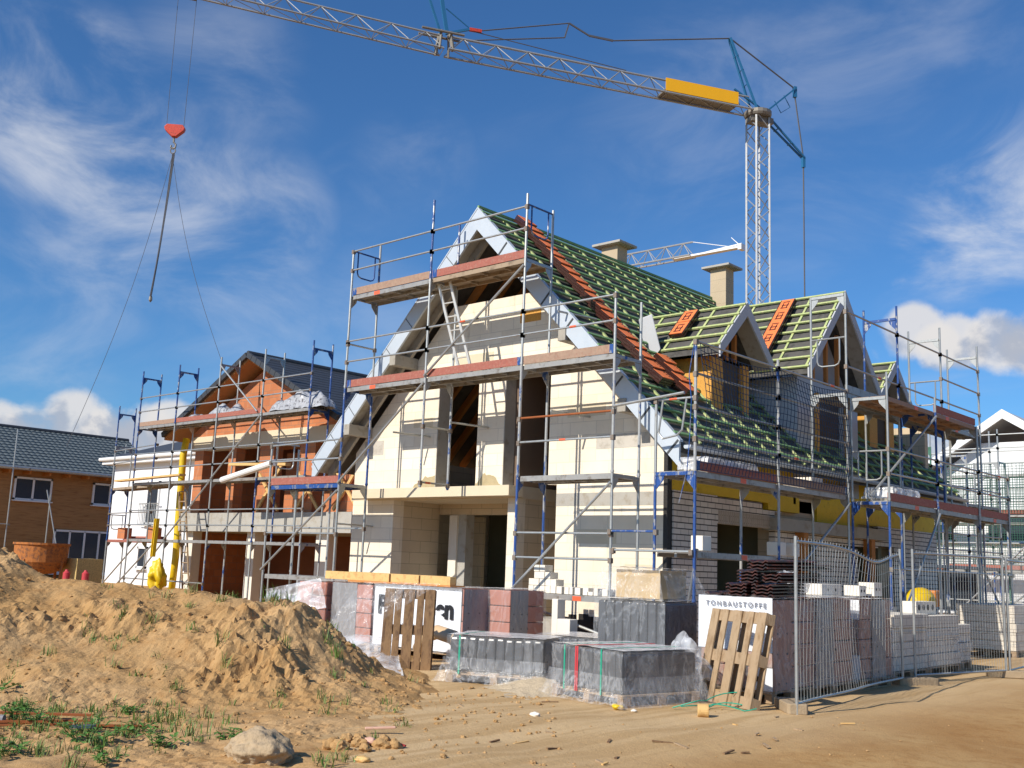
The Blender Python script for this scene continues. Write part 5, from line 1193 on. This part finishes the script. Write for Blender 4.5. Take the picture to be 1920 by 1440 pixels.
for i in range(5):
    SN.frame(p(i), q(i), -.1, 1.93); SN.frame(p(i), q(i), 1.93, 3.9); SN.frame(p(i), q(i), 3.9, 5.9, BLUE if i in (0, 4) else None); SN.frame(p(i), q(i), 5.9, 7.75, (BLUE, BLUE, GALV, GALV, BLUE)[i], ext=.22)
for i in range(4):
    SN.deck(p(i), q(i), p(i+1), q(i+1), 5.93); SN.deck(p(i), q(i), p(i+1), q(i+1), 3.92); SN.deck(p(i), q(i), p(i+1), q(i+1), 1.95)
    for z in (6.98, 6.48): SN.rail(p(i), p(i+1), z)
    for z in (4.95, 4.42, 2.95, 2.45): SN.rail(p(i), p(i+1), z)
    SN.toe(p(i), p(i+1), 5.93, (TOEW, TOE, TOE, GALV)[i], (0, .03)) if i < 3 else None
SN.rail(p(0), p(1), .6); SN.rail(p(1), p(2), .6)
SN.brace((-27.8, NYO-.04, 5.85), (-30.3, NYO-.04, 3.95)); SN.brace((-30.3, NYO-.04, 3.9), (-32.87, NYO-.04, 1.95)); SN.brace((-32.87, NYO-.04, 1.9), (-35.3, NYO-.04, 0)); SN.brace((-30.3, NYO-.03, 7.7), (-28.0, NYO-.03, 6.0)); SN.brace((-33.4, NYO-.03, 1.9), (-35.9, NYO-.03, .3))
SL_ = Scaf('narrow scaffold bay left of the orange house in front of the white house', (-39, 20.5, 0), 37, 1.15)
A = [(-39.6, 20.3), (-39.6, 21.0)]; B = [(-35.35, 19.7), (-35.35, 20.4)]
for z0, z1, mt in ((-.1, 1.9, GALV), (1.9, 3.9, BLUE), (3.9, 5.6, GALV)): SL_.frame(A[0], A[1], z0, z1, mt)
SL_.frame(A[0], A[1], 5.6, 6.9, BLUE, ext=.3)
for z in (2.95, 2.5, 4.9, 5.4): SL_.rail(A[0], B[0], z)
SL_.deck(A[0], A[1], B[0], B[1], 1.93, TOE); SL_.deck(A[0], A[1], B[0], B[1], 3.93, DECKW); SL_.toe(A[1], B[1], 1.93, CLAYPACK, (0, 0), False); SL_.brace((-39.5, 20.2, .2), (-36.2, 19.8, 1.9)); SL_.guard(A[0], A[1], 1.9, GALV)
for i, (x, y) in enumerate(((-38.9, 20.35), (-36.1, 20.0))):
    m = MB(); m.box(x, x+.55, y, y+.3, 1.98, 2.4); tag(m.build('clay_block', CLAYX), ('orange clay block at the left end of the low scaffold deck', 'orange clay block at the right end of the low scaffold deck')[i], 'block')
m = MB(); m.bar((-36.2, 18.75, 4.0), (-32.0, 18.85, 4.12), .25, .06); tag(m.build('plank', TIMBER), 'long pale plank lying on the middle scaffold deck of the orange house', 'plank')
m = MB(); m.tube((-29.2, 18.6, 3.85), (-25.9, 18.2, 4.25), .10, 12); tag(m.build('white_pipe', WHITEW), 'white plastic pipe lying across the middle scaffold deck', 'pipe')
m = MB(); m.bar((-29.0, 18.75, 4.35), (-26.0, 18.75, 4.25), .2, .08); tag(m.build('plank', TIMBER), 'short light plank above the white pipe on the scaffold', 'plank')
for i, (xa, xb, h) in enumerate(((-33.0, -31.9, .35), (-31.2, -29.3, .55), (-27.5, -24.9, .75))):
    def fn(u, v, xa=xa, xb=xb, h=h, i=i):
        x = lerp(xa, xb, u); y = lerp(18.95, 19.6, v); e = math.sin(math.pi*u)**.4*math.sin(math.pi*v)**.35
        return Vector((x, y, 5.97+h*e*(.75+.6*noise.noise(Vector((x*2.2, y*3, i)))) + .05*noise.noise(Vector((x*7, y*7, i)))))
    sheet('covered_tiles', ('flat film covered tile heap at the left end of the upper deck', 'grey film covered tile heap in the middle of the upper deck', 'tall film covered tile stack at the right end of the upper deck')[i], 'tile heap', fn, 26, 14, M('dusty_film%d' % i, (.40, .41, .43), .3, 0, .4, 6, .5, 12, col2=(.10, .09, .09)))
yb = thing('yellow_chute', 'yellow debris bag hanging below a yellow trough in front of the white house', 'debris bag', (-31.9, 18.1, 0))
m = MB(); m.obox((-32.15, 18.1, 2.0), (.015, 0, 0), (0, .06, 0), (.03, 0, .62)); m.obox((-32.04, 18.1, 2.0), (.015, 0, 0), (0, .06, 0), (.03, 0, .62)); m.obox((-32.1, 18.16, 2.0), (.05, 0, 0), (0, .012, 0), (.03, 0, .62)); m.build('trough', YELP, yb)
m = MB(); lump_mesh(m, (-31.75, 18.1, .74), .43, (.85, .6, 1.3), 4, .6, 3); m.build('bag', YELP, yb, smooth=True)

# ------------------------------------------------------------------ white house
def window(parent, c, u, w, h, nrm, mull=0, frame=WHITEW, sill=True):
    c = Vector(c); u = Vector(u); n = Vector(nrm); Z = Vector((0, 0, 1)); f = MB()
    for s_ in (-1, 1): f.obox(c+u*s_*(w/2)+n*.02, u*.05, n*.05, Z*(h/2+.05)); f.obox(c+Z*s_*(h/2)+n*.02, u*(w/2+.05), n*.05, Z*.05)
    for k in range(mull): f.obox(c+u*((k+1)/(mull+1)-.5)*w+n*.02, u*.05, n*.05, Z*h/2)
    o_ = f.build('window', frame, parent); g = MB(); g.obox(c+n*.01, u*w/2, n*.015, Z*h/2); g.build('pane', GLASS, o_)
    if sill: g = MB(); g.obox(c-Z*(h/2+.08)+n*.08, u*(w/2+.1), n*.1, Z*.03); g.build('sill', WHITEW, o_)
    return o_
wh = thing('white_house', 'finished white rendered house with dark hip roof behind the left scaffold', 'house', (-44, 30, 0))
m = MB(); m.box(-49.0, -38.0, 25.2, 34, -.2, 5.65); m.build('wall', WHITE, wh)
m = MB(); m.box(-49.5, -37.5, 24.75, 34.4, 5.62, 5.85); m.build('eaves', WHITEW, wh); m = MB(); m.tube((-49.6, 24.68, 5.86), (-37.5, 24.68, 5.86), .09, 8); m.build('gutter', WHITEW, wh)
m = MB(); m.add([(-49.6, 24.6, 5.88), (-37.4, 24.6, 5.88), (-37.4, 34.5, 5.88), (-49.6, 34.5, 5.88), (-45.6, 29.5, 7.7), (-41.4, 29.5, 7.7)], [(0, 1, 5, 4), (1, 2, 5), (2, 3, 4, 5), (3, 0, 4)]); m.build('roof', SLATE, wh)
window(wh, (-45.1, 25.19, 3.75), (1, 0, 0), 1.0, 1.9, (0, -1, 0)); window(wh, (-42.2, 25.19, 4.1), (1, 0, 0), .9, 1.2, (0, -1, 0)); window(wh, (-45.6, 25.19, 1.25), (1, 0, 0), .75, .9, (0, -1, 0)); window(wh, (-41.5, 25.19, 1.3), (1, 0, 0), 1.0, 1.2, (0, -1, 0))
m = MB()
for z in (2.75, 3.7): m.tube((-46.0, 25.0, z), (-44.3, 25.0, z), .025, 6)
for k in range(13): m.tube((-46+1.7*k/12, 25, 2.75), (-46+1.7*k/12, 25, 3.7), .014, 5)
m.build('window_guard', GALV, wh)

# ------------------------------------------------------------------ timber clad house at the left edge
wd = thing('timber_house', 'long brown timber clad house with a blue grey tiled roof at the left edge', 'house', (-59, 22, 0))
m = MB(); m.box(-64, -56.0, 8, 31, -.3, 5.6); m.build('wall', WOODCLAD, wd)
m = MB(); m.prism([(-55.1, 7.5, 5.55), (-60, 7.5, 8.0), (-64.9, 7.5, 5.55), (-64.9, 7.5, 5.4), (-60, 7.5, 7.85), (-55.1, 7.5, 5.4)], (0, 24, 0)); m.build('roof_structure', RAFTER, wd)
m = MB()
def tile_wave(y): return .035*abs(math.sin(y*math.pi/.30))
rows = 14
ys = [7.5+i*.10 for i in range(241)]
for k in range(rows):
    x0 = -60+4.95*k/rows; z0 = 8.04-2.45*k/rows*1.0; x1 = -60+4.95*(k+1.06)/rows; z1 = 8.04-2.45*(k+1.06)/rows+.06
    vs = [(x0, y, z0+tile_wave(y)) for y in ys]+[(x1, y, z1+tile_wave(y)) for y in ys]+[(x1, y, z1-.05) for y in ys]; n = len(ys)
    m.add(vs, [(i, i+1, n+i+1, n+i) for i in range(n-1)]+[(n+i, n+i+1, 2*n+i+1, 2*n+i) for i in range(n-1)])
m.add([(-60, 7.5, 8.04), (-64.9, 7.5, 5.6), (-64.9, 31.5, 5.6), (-60, 31.5, 8.04)], [(0, 1, 2, 3)]); m.build('roof_tiles', SLATEB, wd)
m = MB(); m.tube((-60, 7.5, 8.06), (-60, 31.5, 8.06), .13, 10); m.build('ridge', SLATE, wd); m = MB(); m.tube((-54.95, 7.5, 5.5), (-54.95, 31.5, 5.5), .10, 8); m.build('gutter', GALV, wd)
m = MB(); m.path([(-54.95, 21.6, 5.45), (-55.3, 21.5, 5.1), (-55.85, 21.4, 4.7), (-55.9, 21.4, .2)], .06, 8); m.build('downpipe', GALV, wd)
for y0, z, w, h, mu in ((24.35, 4.52, 1.9, 1.1, 1), (28.6, 4.52, 1.9, 1.1, 1), (27.4, 1.35, 3.3, 2.2, 3)): window(wd, (-55.99, y0, z), (0, 1, 0), w, h, (1, 0, 0), mu)
for k in range(22): m = MB(); m.box(-56.6, -55.2, 8+k*1.05, 8.1+k*1.05, 5.25, 5.42); m.build('rafter_end', RAFTER, wd)
SWd = Scaf('thin scaffold poles standing in front of the timber clad house', (-53, 22, 0), 43, 1.3)
for (y, z1) in ((20.0, 5.0), (22.2, 7.3), (24.2, 4.2), (28.0, 7.2)): SWd.post((-53.5, y), 0, z1, GALV)
SWd.rail((-53.5, 18), (-53.5, 22.3), 2.6); SWd.rail((-53.5, 18), (-53.5, 23.0), 5.4); SWd.brace((-53.3, 23.9, 4.4), (-52.2, 24.5, .5)); SWd.brace((-53.3, 29.3, 4.6), (-52.2, 30.0, .5))
tubm = thing('concrete_skip', 'round rusty yellow concrete skip standing behind the left end of the heap', 'concrete skip', (-31.8, 14.3, 0))
c = Vector((-31.8, 14.3, 0))
m = MB(); m.lathe(c, [(.35, .78), (.62, .92), (.74, 1.12), (.76, 1.60), (.80, 1.62), (.80, 1.68), (.70, 1.68), (.68, 1.3)], 26); m.build('bowl', RUST, tubm, smooth=False)
m = MB()
for a in range(4): t_ = a*1.57+.5; e = Vector((math.cos(t_), math.sin(t_), 0)); m.tube(c+e*.7+Vector((0, 0, 0)), c+e*.74+Vector((0, 0, 1.2)), .045, 6)
m.build('leg', RUST, tubm)
m = MB(); m.box(-32.0, -30.9, 15.0, 15.8, .1, 1.26); tag(m.build('wool_pack', M('straw_pack', (.55, .40, .16), .9, 0, .35, 18, .4, 30, col2=(.36, .25, .10))), 'straw coloured wrapped insulation pack beside the rusty skip', 'insulation pack')
for i, (x, y) in enumerate(((-30.15, 14.35), (-29.75, 14.72))):
    m = MB(); m.lathe((x, y, .62), [(.10, 0), (.10, .24), (.05, .29), (.04, .33)], 14); o_ = m.build('red_canister', REDP); tag(o_, ('small red canister in front of the straw coloured pack', 'red canister to the right of the straw coloured pack')[i], 'canister')
    m = MB(); m.box(x-.3, x+.3, y-.3, y+.3, 0, .62); tag(m.build('crate', PALLETD), ('crate under the left red canister', 'crate under the right red canister')[i], 'crate')

# ------------------------------------------------------------------ white houses at the right
rh = thing('white_gable_house', 'white rendered house with a pale open gable behind scaffold at the right edge', 'house', (-15, 56, 0))
RX, RZ, RS, RHW, RY = -15.4, 9.3, .66, 5.4, 50.6
m = MB(); m.box(RX-4.6, RX+4.6, RY, RY+9, -.2, 5.6); m.prism([(RX-4.6, RY, 5.6), (RX+4.6, RY, 5.6), (RX+1.2, RY, 7.9), (RX-1.2, RY, 7.9)], (0, .4, 0)); m.build('wall', WHITE, rh)
for sg in (1, -1):
    m = MB(); m.prism([(RX, RY-.9, RZ), (RX+sg*RHW, RY-.9, RZ-RS*RHW), (RX+sg*RHW, RY-.9, RZ-RS*RHW-.35), (RX, RY-.9, RZ-.42)], (0, .08, 0)); m.build('bargeboard', WHITEW, rh)
    m = MB(); m.prism([(RX, RY-.82, RZ-.03), (RX+sg*RHW, RY-.82, RZ-RS*RHW-.03), (RX+sg*RHW, RY-.82, RZ-RS*RHW-.22), (RX, RY-.82, RZ-.22)], (0, 11, 0)); m.build('roof', VERGEG, rh)
m = MB(); m.box(RX+.7, RX+2.6, RY-.03, RY, 6.0, 7.0); m.build('gable_board', OSB, rh)
for x, z, w, h in ((RX-3.2, 4.1, 1.3, 1.4), (RX-.2, 4.1, 1.8, 1.4), (RX+2.8, 4.1, 1.3, 1.4), (RX-2.6, 1.2, 2.2, 2.0), (RX+1.4, 1.2, 1.6, 2.0)): window(rh, (x, RY-.01, z), (1, 0, 0), w, h, (0, -1, 0))
rl = thing('low_white_house', 'lower white house with a flat pale eaves line left of the white gable house', 'house', (-23, 58, 0))
m = MB(); m.box(-29, -19.4, 54, 62, -.2, 6.3); m.build('wall', WHITE, rl); m = MB(); m.box(-30, -18.8, 53.2, 62.6, 6.9, 7.15); m.build('eaves', WHITEW, rl); m = MB(); m.box(-29, -19.4, 53.97, 54, 6.3, 6.9); m.build('frieze', OSB, rl)
window(rl, (-22, 53.99, 4), (1, 0, 0), 1.6, 1.4, (0, -1, 0)); window(rl, (-22, 53.99, 1.3), (1, 0, 0), 2, 2, (0, -1, 0))
SR = Scaf('scaffold with green netting in front of the white houses at the right', (-16, 46.5, 0), 51, 1.5)
RXs = [-22.5, -20.0, -17.5, -15.0, -12.5, -10.0]; p = lambda i: (RXs[i], 46.6); q = lambda i: (RXs[i], 47.4)
for i in range(6):
    for z0, z1 in ((0, 2), (2, 4), (4, 6)): SR.frame(p(i), q(i), z0, z1)
    if i > 1: SR.post(p(i), 6, 7.9, GALV)
for i in range(5):
    for z in (2.03, 4.03, 6.03): SR.deck(p(i), q(i), p(i+1), q(i+1), z); SR.rail(p(i), p(i+1), z+1); SR.rail(p(i), p(i+1), z+.5)
    SR.toe(p(i), p(i+1), 2.03, TOE, (0, 0), False)
m = MB()
for i in range(126): x = -22.4+i*.1; m.tube((x, 46.5, 2.1), (x, 46.5, 5.9), .011, 3)
for i in range(39): z = 2.1+i*.1; m.tube((-22.4, 46.5, z), (-9.9, 46.5, z), .011, 3)
m.build('green_net', GREENNET, SR.root)
for a, b in (((-22.4, 46.5, 2.1), (-20.1, 46.5, 4)), ((-17.4, 46.5, 4.1), (-15.1, 46.5, 6)), ((-15, 46.5, .2), (-12.6, 46.5, 2))): SR.brace(a, b)
SR2 = Scaf('dense scaffold with green posts between the brick side and the white gable house', (-14, 34, 0), 57, 1.2)
PX = [(-13.2, 30.0), (-13.0, 32.5), (-12.8, 35.0), (-12.6, 37.5)]
for i, (x, y) in enumerate(PX):
    for z0, z1 in ((0, 2), (2, 4), (4, 5.6)): SR2.frame((x+.8, y), (x, y), z0, z1, (GALV, GREENNET, GALVB, GALV)[i] if z0 else GALV)
    if i < 3:
        x2, y2 = PX[i+1]
        for z in (2.03, 4.03): SR2.deck((x+.8, y), (x, y), (x2+.8, y2), (x2, y2), z); SR2.rail((x+.8, y), (x2+.8, y2), z+.5); SR2.rail((x+.8, y), (x2+.8, y2), z+1.0)
SR2.guard((-12.4, 30), (-13.2, 30), 5.0, GALV); SR2.post((-12.4, 30), 5.6, 6.4, GALV); SR2.post((-13.2, 30), 5.6, 6.4, GALV)

SR3 = Scaf('tangle of scaffold bays with green rails just behind the end of the brick side', (-12, 41, 0), 61, 1.3)
X3 = [-14.9, -12.9, -10.9, -8.9]; p = lambda i: (X3[i], 41.0); q = lambda i: (X3[i], 41.75)
for i in range(4):
    for z0, z1 in ((0, 2), (2, 4), (4, 6)): SR3.frame(p(i), q(i), z0, z1, (GALV, GREENNET, GALVB, GALV)[(i+int(z0)//2) % 4])
    SR3.post(p(i), 6, 7.2, GALV)
for i in range(3):
    for z in (2.03, 4.03): SR3.deck(p(i), q(i), p(i+1), q(i+1), z); SR3.toe(p(i), p(i+1), z, TOE, (0, 0), False)
    for z in (.9, 2.5, 3.0, 4.5, 5.0, 6.5, 7.0): SR3.rail(p(i), p(i+1), z)
    SR3.brace((X3[i], 40.96, 2*(i % 2)+.1), (X3[i+1], 40.96, 2*(i % 2)+2))
SR3.guard(p(0), q(0), 4.0, GALV); SR3.guard(p(2), q(2), 2.0, GALV)
m = MB()
for i in range(41): x = -14.9+i*.1; m.tube((x, 40.93, 4.1), (x+.05*math.sin(i), 40.93, 5.9), .010, 3)
for i in range(19): z = 4.1+i*.1; m.tube((-14.9, 40.93, z), (-10.9, 40.93, z), .010, 3)
m.build('green_net', GREENNET, SR3.root)

# ------------------------------------------------------------------ tower crane with articulated jib
cr = thing('tower_crane', 'grey lattice tower crane with a long jib, blue head and yellow banner', 'crane', (-23.96, 43.08, 0))
MX, MY, MZ = -23.96, 43.08, 23.3; J = Vector((-.48, -.877, 0)).normalized(); K = Vector((-J.y, J.x, 0)); Z = Vector((0, 0, 1)); O = Vector((MX, MY, 0))
m = MB(); hw = .38; an = math.radians(22)
cs = [Vector((math.cos(an+i*math.pi/2), math.sin(an+i*math.pi/2), 0))*hw*1.414 for i in range(4)]
for c in cs: m.bar(O+c, O+c+Z*(MZ-.15), .085, .085, cs[0])
nseg = 17
for i in range(4):
    a, b = cs[i], cs[(i+1) % 4]
    for k in range(nseg):
        z0 = MZ*k/nseg; z1 = MZ*(k+1)/nseg; zm = (z0+z1)/2
        m.tube(O+a+Z*z0, O+b+Z*zm, .026, 5); m.tube(O+b+Z*zm, O+a+Z*z1, .026, 5)
m.build('mast', CRANEG, cr)
m = MB(); m.lathe(O+Z*(MZ-.1), [(.6, 0), (.66, .1), (.66, .26), (.5, .34)], 18); m.obox(O+Z*(MZ-.25)-J*.1, J*.6, K*.28, Z*.14); m.build('slewing_head', CRANED, cr)
H = Vector((0, 0, MZ+.25))+O
def truss(m, s0, s1, z0, zh, wd_, n, r1=.055, r2=.022, drop0=0, drop1=0):
    P_ = lambda s, k, z: H+J*s+K*k+Z*z
    f = lambda s: z0+drop0+(drop1-drop0)*(s-s0)/(s1-s0)
    for k in (-wd_/2, wd_/2): m.tube(P_(s0, k, f(s0)), P_(s1, k, f(s1)), r1, 6)
    m.tube(P_(s0, 0, f(s0)+zh), P_(s1, 0, f(s1)+zh), r1*1.05, 6); ds = (s1-s0)/n
    for i in range(n):
        a, b, c = s0+i*ds, s0+(i+.5)*ds, s0+(i+1)*ds
        for k in (-wd_/2, wd_/2): m.tube(P_(a, k, f(a)), P_(b, 0, f(b)+zh), r2, 5); m.tube(P_(b, 0, f(b)+zh), P_(c, k, f(c)), r2, 5)
        m.tube(P_(a, -wd_/2, f(a)), P_(c, wd_/2, f(c)), r2*.8, 5); m.tube(P_(a, -wd_/2, f(a)), P_(a, wd_/2, f(a)), r2*.8, 5)
m = MB(); truss(m, .5, 15.6, -.15, .78, .80, 10); m.build('inner_jib', CRANEG, cr)
m = MB(); truss(m, 15.8, 34, -.15, .74, .74, 12, .045, .020, 0, .75); m.build('outer_jib', CRANEG, cr)
m = MB()
for k in (-.36, .36): m.bar(H+J*15.4+K*k-Z*.2, H+J*15.5+K*k*.4+Z*.75, .08, .16); m.bar(H+J*16.0+K*k-Z*.2, H+J*15.9+K*k*.4+Z*.75, .08, .16)
m.tube(H+J*14.9+Z*.65-K*.3, H+J*16.8+Z*.65-K*.3, .06, 6); m.tube(H+J*14.9+Z*.65+K*.3, H+J*16.8+Z*.65+K*.3, .06, 6); m.build('jib_joint', CRANED, cr)
m = MB(); m.bar(H+J*15.6+Z*.7, H+J*16.1+Z*3.2, .10, .16); m.bar(H+J*15.9+Z*.7, H+J*16.55+Z*2.4, .08, .10); m.bar(H+J*15.6+Z*.75, H+J*14.6+Z*1.15, .10, .10); m.tube(H+J*15.7+Z*1.9, H+J*14.6+Z*1.2, .03, 5); m.build('jib_strut', CRANEB, cr)
m = MB(); m.bar(H+J*14.6+Z*1.15, H+J*14.05+Z*1.17, .12, .14); m.build('buffer', RED, cr)
m = MB(); m.obox(H+J*3.25+K*.44+Z*.22, J*1.92, K*.012, Z*.31); m.obox(H+J*3.25-K*.42+Z*.25, J*1.92, K*.012, Z*.40) if False else None; m.build('banner', CRANEY, cr)
m = MB(); m.obox(H+J*3.25-Z*.05, J*1.95, K*.38, Z*.05); m.build('banner_frame', CRANED, cr)
T = H+J*1.55+Z*3.45; m = MB()
for k in (-.25, .25): m.bar(H+J*.2+K*k, T+K*k*.3, .09, .09)
for f in (.35, .55, .75): m.tube(H+J*(.2+1.35*f)+K*-.22+Z*3.45*f, H+J*(.2+1.35*f)+K*.22+Z*3.45*f, .03, 5)
m.bar(H+J*1.3+Z*.9, H-J*.2+Z*.15, .08, .08); m.build('apex_strut', CRANEB, cr)
G1 = H-J*2.1+Z*1.55; G2 = H-J*2.55-Z*1.95; m = MB()
for k in (-.2, .2): m.bar(H-J*.4+K*k, G1+K*k*.4, .07, .07); m.bar(H-J*.4+K*k-Z*.2, G2+K*k*.4, .08, .08)
for f in (.4, .7): m.tube(H.lerp(G2, f)-K*.2, H.lerp(G2, f)+K*.2, .03, 5)
a = H.lerp(G1, .45); b = H.lerp(G1, .7); d_ = Vector((0, 0, -.55))-J*.35; m.path([a, a+d_, b+d_, b], .025, 5); m.bar(G1+Z*.1, G1-Z*.45, .16, .16, J); m.bar(G2+Z*.05, G2-Z*.5, .16, .14, J); m.build('tail_strut', CRANEB, cr)
m = MB(); A1 = H+J*9.1+Z*2.05; m.tube(T, A1+J*-1.4, .035, 5); m.tube(T+Z*.02, G1, .04, 5); m.tube(G1-Z*.4, G2, .035, 5); m.tube(G2-Z*.4, Vector((G2.x, G2.y, 3)), .035, 5)
m.bar(A1-J*1.4, A1-J*.2+Z*.0, .06, .09); m.bar(A1-J*.2, A1+J*.8+Z*.40, .05, .07); m.bar(A1+J*.8+Z*.40, A1+J*1.0-Z*.35, .05, .06); m.tube(A1+J*.8+Z*.40, H+J*14.05+Z*1.2, .03, 5); m.tube(A1+J*1.0-Z*.35, H+J*14.6+Z*.62, .03, 5); m.tube(H+J*14.6+Z*1.1, H+J*7+Z*.72, .022, 5); m.build('guy_rope', ROPE, cr)
HK = Vector((-36.64, 19.9, 17.9)); sT = 26.42; m = MB(); tr = H+J*sT
m.obox(tr+Z*.16, J*.35, K*.35, Z*.04); m.build('trolley', CRANED, cr)
u_ = (RH*.98+FH*.1).normalized()
m = MB()
for k in (-.33, .33): m.tube(tr+Z*.15+u_*k*1.1, HK+u_*k+Z*.2, .010, 5)
m.build('hoist_rope', ROPE, cr)
w_ = u_.cross(Z)
m = MB(); m.prism([HK+u_*a+Z*b-w_*.12 for a, b in ((-.40, .10), (-.30, .22), (.30, .22), (.40, .10), (.36, -.02), (.08, -.28), (-.08, -.28), (-.36, -.02))], w_*.24); hb = m.build('hook_block', RED, cr, bevel=.02)
m = MB(); m.tube(HK-Z*.26, HK-Z*.5, .04, 6); m.path([HK-Z*.48+u_*.0, HK-Z*.58+u_*.09, HK-Z*.70+u_*.08, HK-Z*.76, HK-Z*.70-u_*.09, HK-Z*.62-u_*.08], .035, 7); m.build('hook', CRANED, hb)
sl = thing('chain_sling', 'bundle of lifting chains hanging from the red crane hook', 'chain sling', tuple(HK-Z*.72))
tp_ = HK-Z*.72; m = MB(); m.path([tp_+u_*.1*math.cos(i*.785)-Z*(.12-.12*math.sin(i*.785)) for i in range(8)], .025, 6, True); m.build('ring', CRANED, sl)
for a, b, r in ((.0, -.32, .022), (.12, -.30, .022), (.06, -.27, .018)):
    m = MB(); e = tp_+u_*b-Z*6.05+w_*a; n = 16
    m.path([(tp_+u_*a*.6-Z*.25).lerp(e, i/n)+u_*(.05*math.sin(math.pi*i/n)) for i in range(n+1)], r, 5); m.build('chain', ROPE, sl)
m = MB(); m.lathe(tp_-u_*.30-Z*6.25, [(.02, 0), (.07, .08), (.06, .2), (.02, .28)], 8); m.build('end_hook', CRANED, sl)
m = MB()
for b, dz, pull in ((-1.75, 11.9, .5), (1.65, 8.6, .5)):
    e = tp_+u_*b*1.6-Z*dz; n = 20; m.path([(tp_-Z*.3).lerp(e, i/n)-u_*math.copysign(.35, b)*math.sin(math.pi*i/n)*.8 for i in range(n+1)], .009, 5)
tag(m.build('guide_rope', ROPE), 'two thin guide ropes spreading down from the crane hook', 'rope')
c2 = thing('distant_crane', 'second crane with a grey jib end showing above the roof beside the chimneys', 'crane', (-56, 66, 0))
m = MB(); H2 = Vector((-39.4, 68.4, 25.9)); J2 = Vector((-1, -.03, .0)).normalized(); K2 = Vector((-J2.y, J2.x, 0)); H = H2
def truss2(m, s0, s1, zh, wd_, n, r1, r2):
    P_ = lambda s, k, z: H2+J2*s+K2*k+Z*z
    for k in (-wd_/2, wd_/2): m.tube(P_(s0, k, 0), P_(s1, k, 0), r1, 6)
    m.tube(P_(s0, 0, zh), P_(s1, 0, zh), r1, 6); ds = (s1-s0)/n
    for i in range(n):
        for k in (-wd_/2, wd_/2): m.tube(P_(s0+i*ds, k, 0), P_(s0+(i+.5)*ds, 0, zh), r2, 5); m.tube(P_(s0+(i+.5)*ds, 0, zh), P_(s0+(i+1)*ds, k, 0), r2, 5)
truss2(m, 4.3, 17.5, 1.15, .9, 8, .075, .035); m.build('jib', CRANEG, c2)
m = MB(); m.bar(H2, H2+J2*6, .5, .14); m.bar(H2+Z*.28, H2+J2*5, .08, .10); m.tube(H2+J2*.2+Z*.2, H2+J2*.9+Z*.9, .03, 5); m.tube(H2+J2*.3, H2+J2*4.3+Z*1.15, .03, 5); m.bar(H2+J2*.05-K2*.3, H2+J2*.05+K2*.3, .3, .45); m.build('jib_tip', WHITEW, c2)
m = MB(); O2 = Vector((-57, 67.9, 0))
for a, b in ((-.5, -.5), (.5, -.5), (.5, .5), (-.5, .5)): m.tube(O2+Vector((a, b, 0)), O2+Vector((a, b, 26.5)), .06, 6)
for k in range(20): m.tube(O2+Vector((-.5, -.5, 1.3*k)), O2+Vector((.5, -.5, 1.3*k+1.3)), .03, 5); m.tube(O2+Vector((.5, .5, 1.3*k)), O2+Vector((.5, -.5, 1.3*k+1.3)), .03, 5)
m.build('mast', CRANEG, c2)
